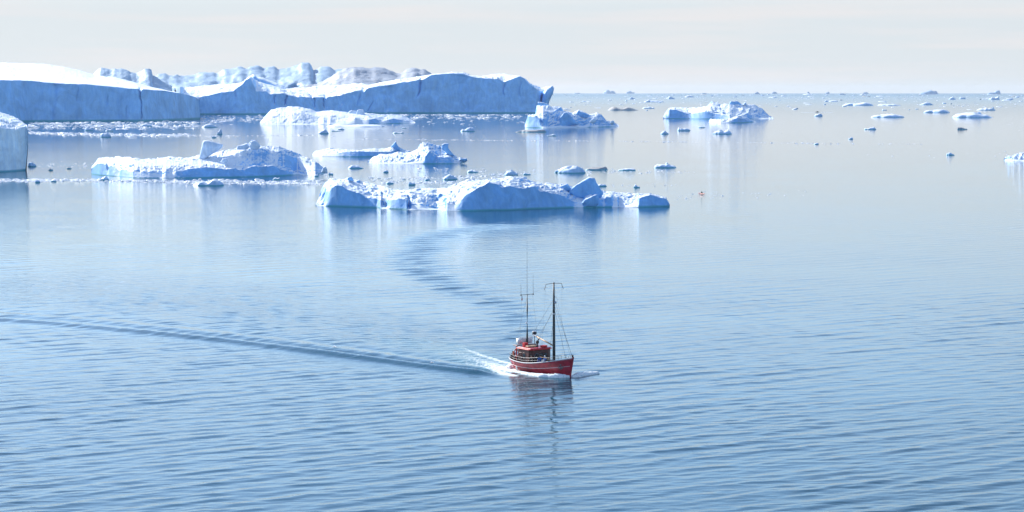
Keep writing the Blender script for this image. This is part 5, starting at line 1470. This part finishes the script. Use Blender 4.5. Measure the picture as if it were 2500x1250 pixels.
grp = 'people on the deck of the red fishing boat'
P1 = on_boat(-5.0, -1.45, DZ(.15) + .05)
person('person in black jacket standing at the stern rail behind the lifebuoy', 'stand', P1, BOAT_H - R(80), 'dark_cloth', 'dark_cloth', 'dark_cloth', grp)
person('person in navy jacket standing at the stern left of the other one', 'stand', on_boat(-5.65, -.75, DZ(.1) + .05), BOAT_H - R(100), 'navy_cloth', 'dark_cloth', None, grp)
person('person in black leaning on the rail in front of the wheelhouse corner', 'lean', on_boat(-.25, -1.7, DZ(.45) + .12), BOAT_H - R(60), 'dark_cloth', 'dark_cloth', None, grp)
person('seated person in blue trousers and blue jacket left on the cargo hatch', 'sit', on_boat(0.40, -.85, DZ(.58) + .72), BOAT_H - R(70), 'blue_cloth', 'blue_cloth', None, grp)
person('seated person in bright blue right on the cargo hatch near the mast', 'sit', on_boat(1.42, -.80, DZ(.58) + .72), BOAT_H - R(80), 'blue_cloth', 'navy_cloth', 'white_cloth', grp)

# ------------------------------------------------------------------ kayak near the hero berg
kp = ground(1713, 473.5)
KR = R(-65)
kay = thing('kayak', 'small red kayak seen end-on, right of the long low iceberg', 'kayak', (kp[0], kp[1], 0), KR)
v, f = [], []
n1, n2 = 25, 12
for i in range(n1):
    s = -1 + 2 * i / (n1 - 1); w = .31 * max(0.02, (1 - abs(s) ** 2.2)); zc_ = .12 + .12 * s * s
    for j in range(n2):
        a = 2 * math.pi * j / n2
        v.append((2.3 * s, w * math.cos(a), zc_ + (.16 * (1 - .6 * s * s)) * math.sin(a)))
for i in range(n1 - 1):
    for j in range(n2): f.append((i * n2 + j, (i + 1) * n2 + j, (i + 1) * n2 + (j + 1) % n2, i * n2 + (j + 1) % n2))
f.append(tuple(range(n2))); f.append(tuple((n1 - 1) * n2 + j for j in range(n2)))
mb = MB(); mb.v, mb.f = v, f; mb.build('hull', 'kayak', kay, smooth=True)
MB().tube([(.1 + .42 * math.cos(a), .25 * math.sin(a), .29) for a in [2 * math.pi * i / 20 for i in range(20)]], .03, 6, True).build('cockpit_rim', 'black', kay)
person('paddler in black sitting in the small red kayak', 'kayak', (kp[0], kp[1], .10), KR, 'dark_cloth', 'dark_cloth', 'dark_cloth')
Mk = Matrix.Translation((kp[0], kp[1], .10)) @ Matrix.Rotation(KR, 4, 'Z')
pd = thing('paddle', 'double-bladed paddle held by the paddler in the red kayak', 'paddle', Mk @ Vector((.5, 0, .44)), KR)
MB().tube([(-.02, 1.05, .30), (.02, -1.05, -.28)], .018, 6).build('shaft', 'black', pd)
for sg in (1, -1):
    MB().box((0, sg * 1.2, sg * .335), (.03, .42, .16), Matrix.Rotation(R(sg * 0 + 16), 3, 'X')).build('blade', 'white', pd, bevel=.012)

# ------------------------------------------------------------------ far motorboat with its white wake
mp_ = ground(1995, 274.5)
mo = thing('motorboat', 'tiny dark motorboat far out, moving before a white wake on the right', 'motorboat', (mp_[0], mp_[1], 0), R(-20))
v, f = [], []
n1, n2 = 15, 9
for i in range(n1):
    s = i / (n1 - 1); x = -2.8 + 5.6 * s; w = 1.05 * (1 - max(0, (s - .45) / .55) ** 2.2)
    for j in range(n2):
        a = -1 + 2 * j / (n2 - 1)
        v.append((x + .5 * s * abs(a), max(w, .03) * math.copysign(abs(a) ** .6, a), -.25 + (1.0 + .5 * s) * abs(a) ** 2))
for i in range(n1 - 1):
    for j in range(n2 - 1): f.append((i * n2 + j, (i + 1) * n2 + j, (i + 1) * n2 + j + 1, i * n2 + j + 1))
f.append(tuple(range(n2)))
mb = MB(); mb.v, mb.f = v, f; o = mb.build('hull', 'spar', mo, smooth=True); s_ = o.modifiers.new('skin', 'SOLIDIFY'); s_.thickness = .05
MB().poly([(-.9, -.75), (1.0, -.7), (1.5, -.3), (1.5, .3), (1.0, .7), (-.9, .75)], .3, 2.1).build('cabin', 'black', mo, bevel=.05)
MB().box((1.15, 0, 1.6), (.05, 1.0, .4)).build('windscreen', 'glass', mo)
MB().box((-2.9, 0, .6), (.35, .4, 1.0)).build('outboard_motor', 'black', mo, bevel=.04)
MB().tube([(-.4, 0, 2.1), (-.4, 0, 3.6)], .05, 6).build('mast', 'black', mo)
n = 40
G = np.zeros((5, n, 3))
for i in range(n):
    t = i / (n - 1); x = mp_[0] - 30 + 58 * t
    w = 1.2 + 2.5 * abs(t - .6)
    for j, a in enumerate((-1, -.5, 0, .5, 1)):
        G[j, i] = (x, mp_[1] - 3 + a * w + .9 * math.sin(i * 1.7) * abs(a), .18 * (1 - a * a) + .08 - .5 * (abs(a) == 1))
G[:, 0, 2] = -.3; G[:, -1, 2] = -.3
V = G.reshape(-1, 3); c = center_mesh(V)
tag(link('wake_foam', mesh_np('wake_foam', V - c, grid_quads(5, n), MAT['foam']), None, c), 'white foam trailing from the tiny far motorboat', None, None, 'stuff')

# ------------------------------------------------------------------ gulls over the wake
def gull(label, px, py, up, rot):
    g = ground(px, py + up * 19)
    z = up
    o = thing('seagull', label, 'gull', (g[0], g[1], z), rot)
    b_ = MB()
    b_.lathe((0, 0, 0), [(.01, -.30), (.04, -.20), (.085, -.05), (.08, .08), (.05, .17), (.052, .23), (.03, .28), (.008, .34)], 10, 'x').build('body', 'white', o, smooth=True)
    for sg in (-1, 1):
        w = MB()
        w.v = [(.10, sg * .05, .03), (.14, sg * .30, .14), (.04, sg * .62, .10), (-.05, sg * .60, .09), (-.06, sg * .28, .12), (-.08, sg * .05, .03)]
        w.v += [(a, b2, c_ - .02) for a, b2, c_ in w.v]
        w.f = [(0, 1, 4, 5), (1, 2, 3, 4), (6, 11, 10, 7), (7, 10, 9, 8), (0, 6, 7, 1), (1, 7, 8, 2), (2, 8, 9, 3), (3, 9, 10, 4), (4, 10, 11, 5), (5, 11, 6, 0)]
        w.build('wing', 'white', o)
    MB().lathe((0, 0, 0), [(.012, .34), (.003, .40)], 6, 'x').build('beak', 'pole_wood', o)
gull('white gull low over the wake, left of the other one', 817, 846, .45, R(20))
gull('white gull low over the wake, nearer the red boat', 1055, 885, .45, R(200))

# ------------------------------------------------------------------ haze over the whole scene
def haze():
    m = bpy.data.materials.new('haze air'); m.use_nodes = True
    nt = m.node_tree
    nt.nodes.remove(nt.nodes['Principled BSDF'])
    pv = nt.nodes.new('ShaderNodeVolumePrincipled')
    pv.inputs['Color'].default_value = (0.80, 0.90, 1.0, 1)
    pv.inputs['Density'].default_value = 0.000011
    pv.inputs['Anisotropy'].default_value = 0.2
    nt.links.new(pv.outputs[0], nt.nodes['Material Output'].inputs['Volume'])
    mb = MB().box((0, 20000, 74), (262000, 44000, 153))
    o = mb.build('haze', m)
    tag(o, None, None, None, 'stuff')
    return o
haze()
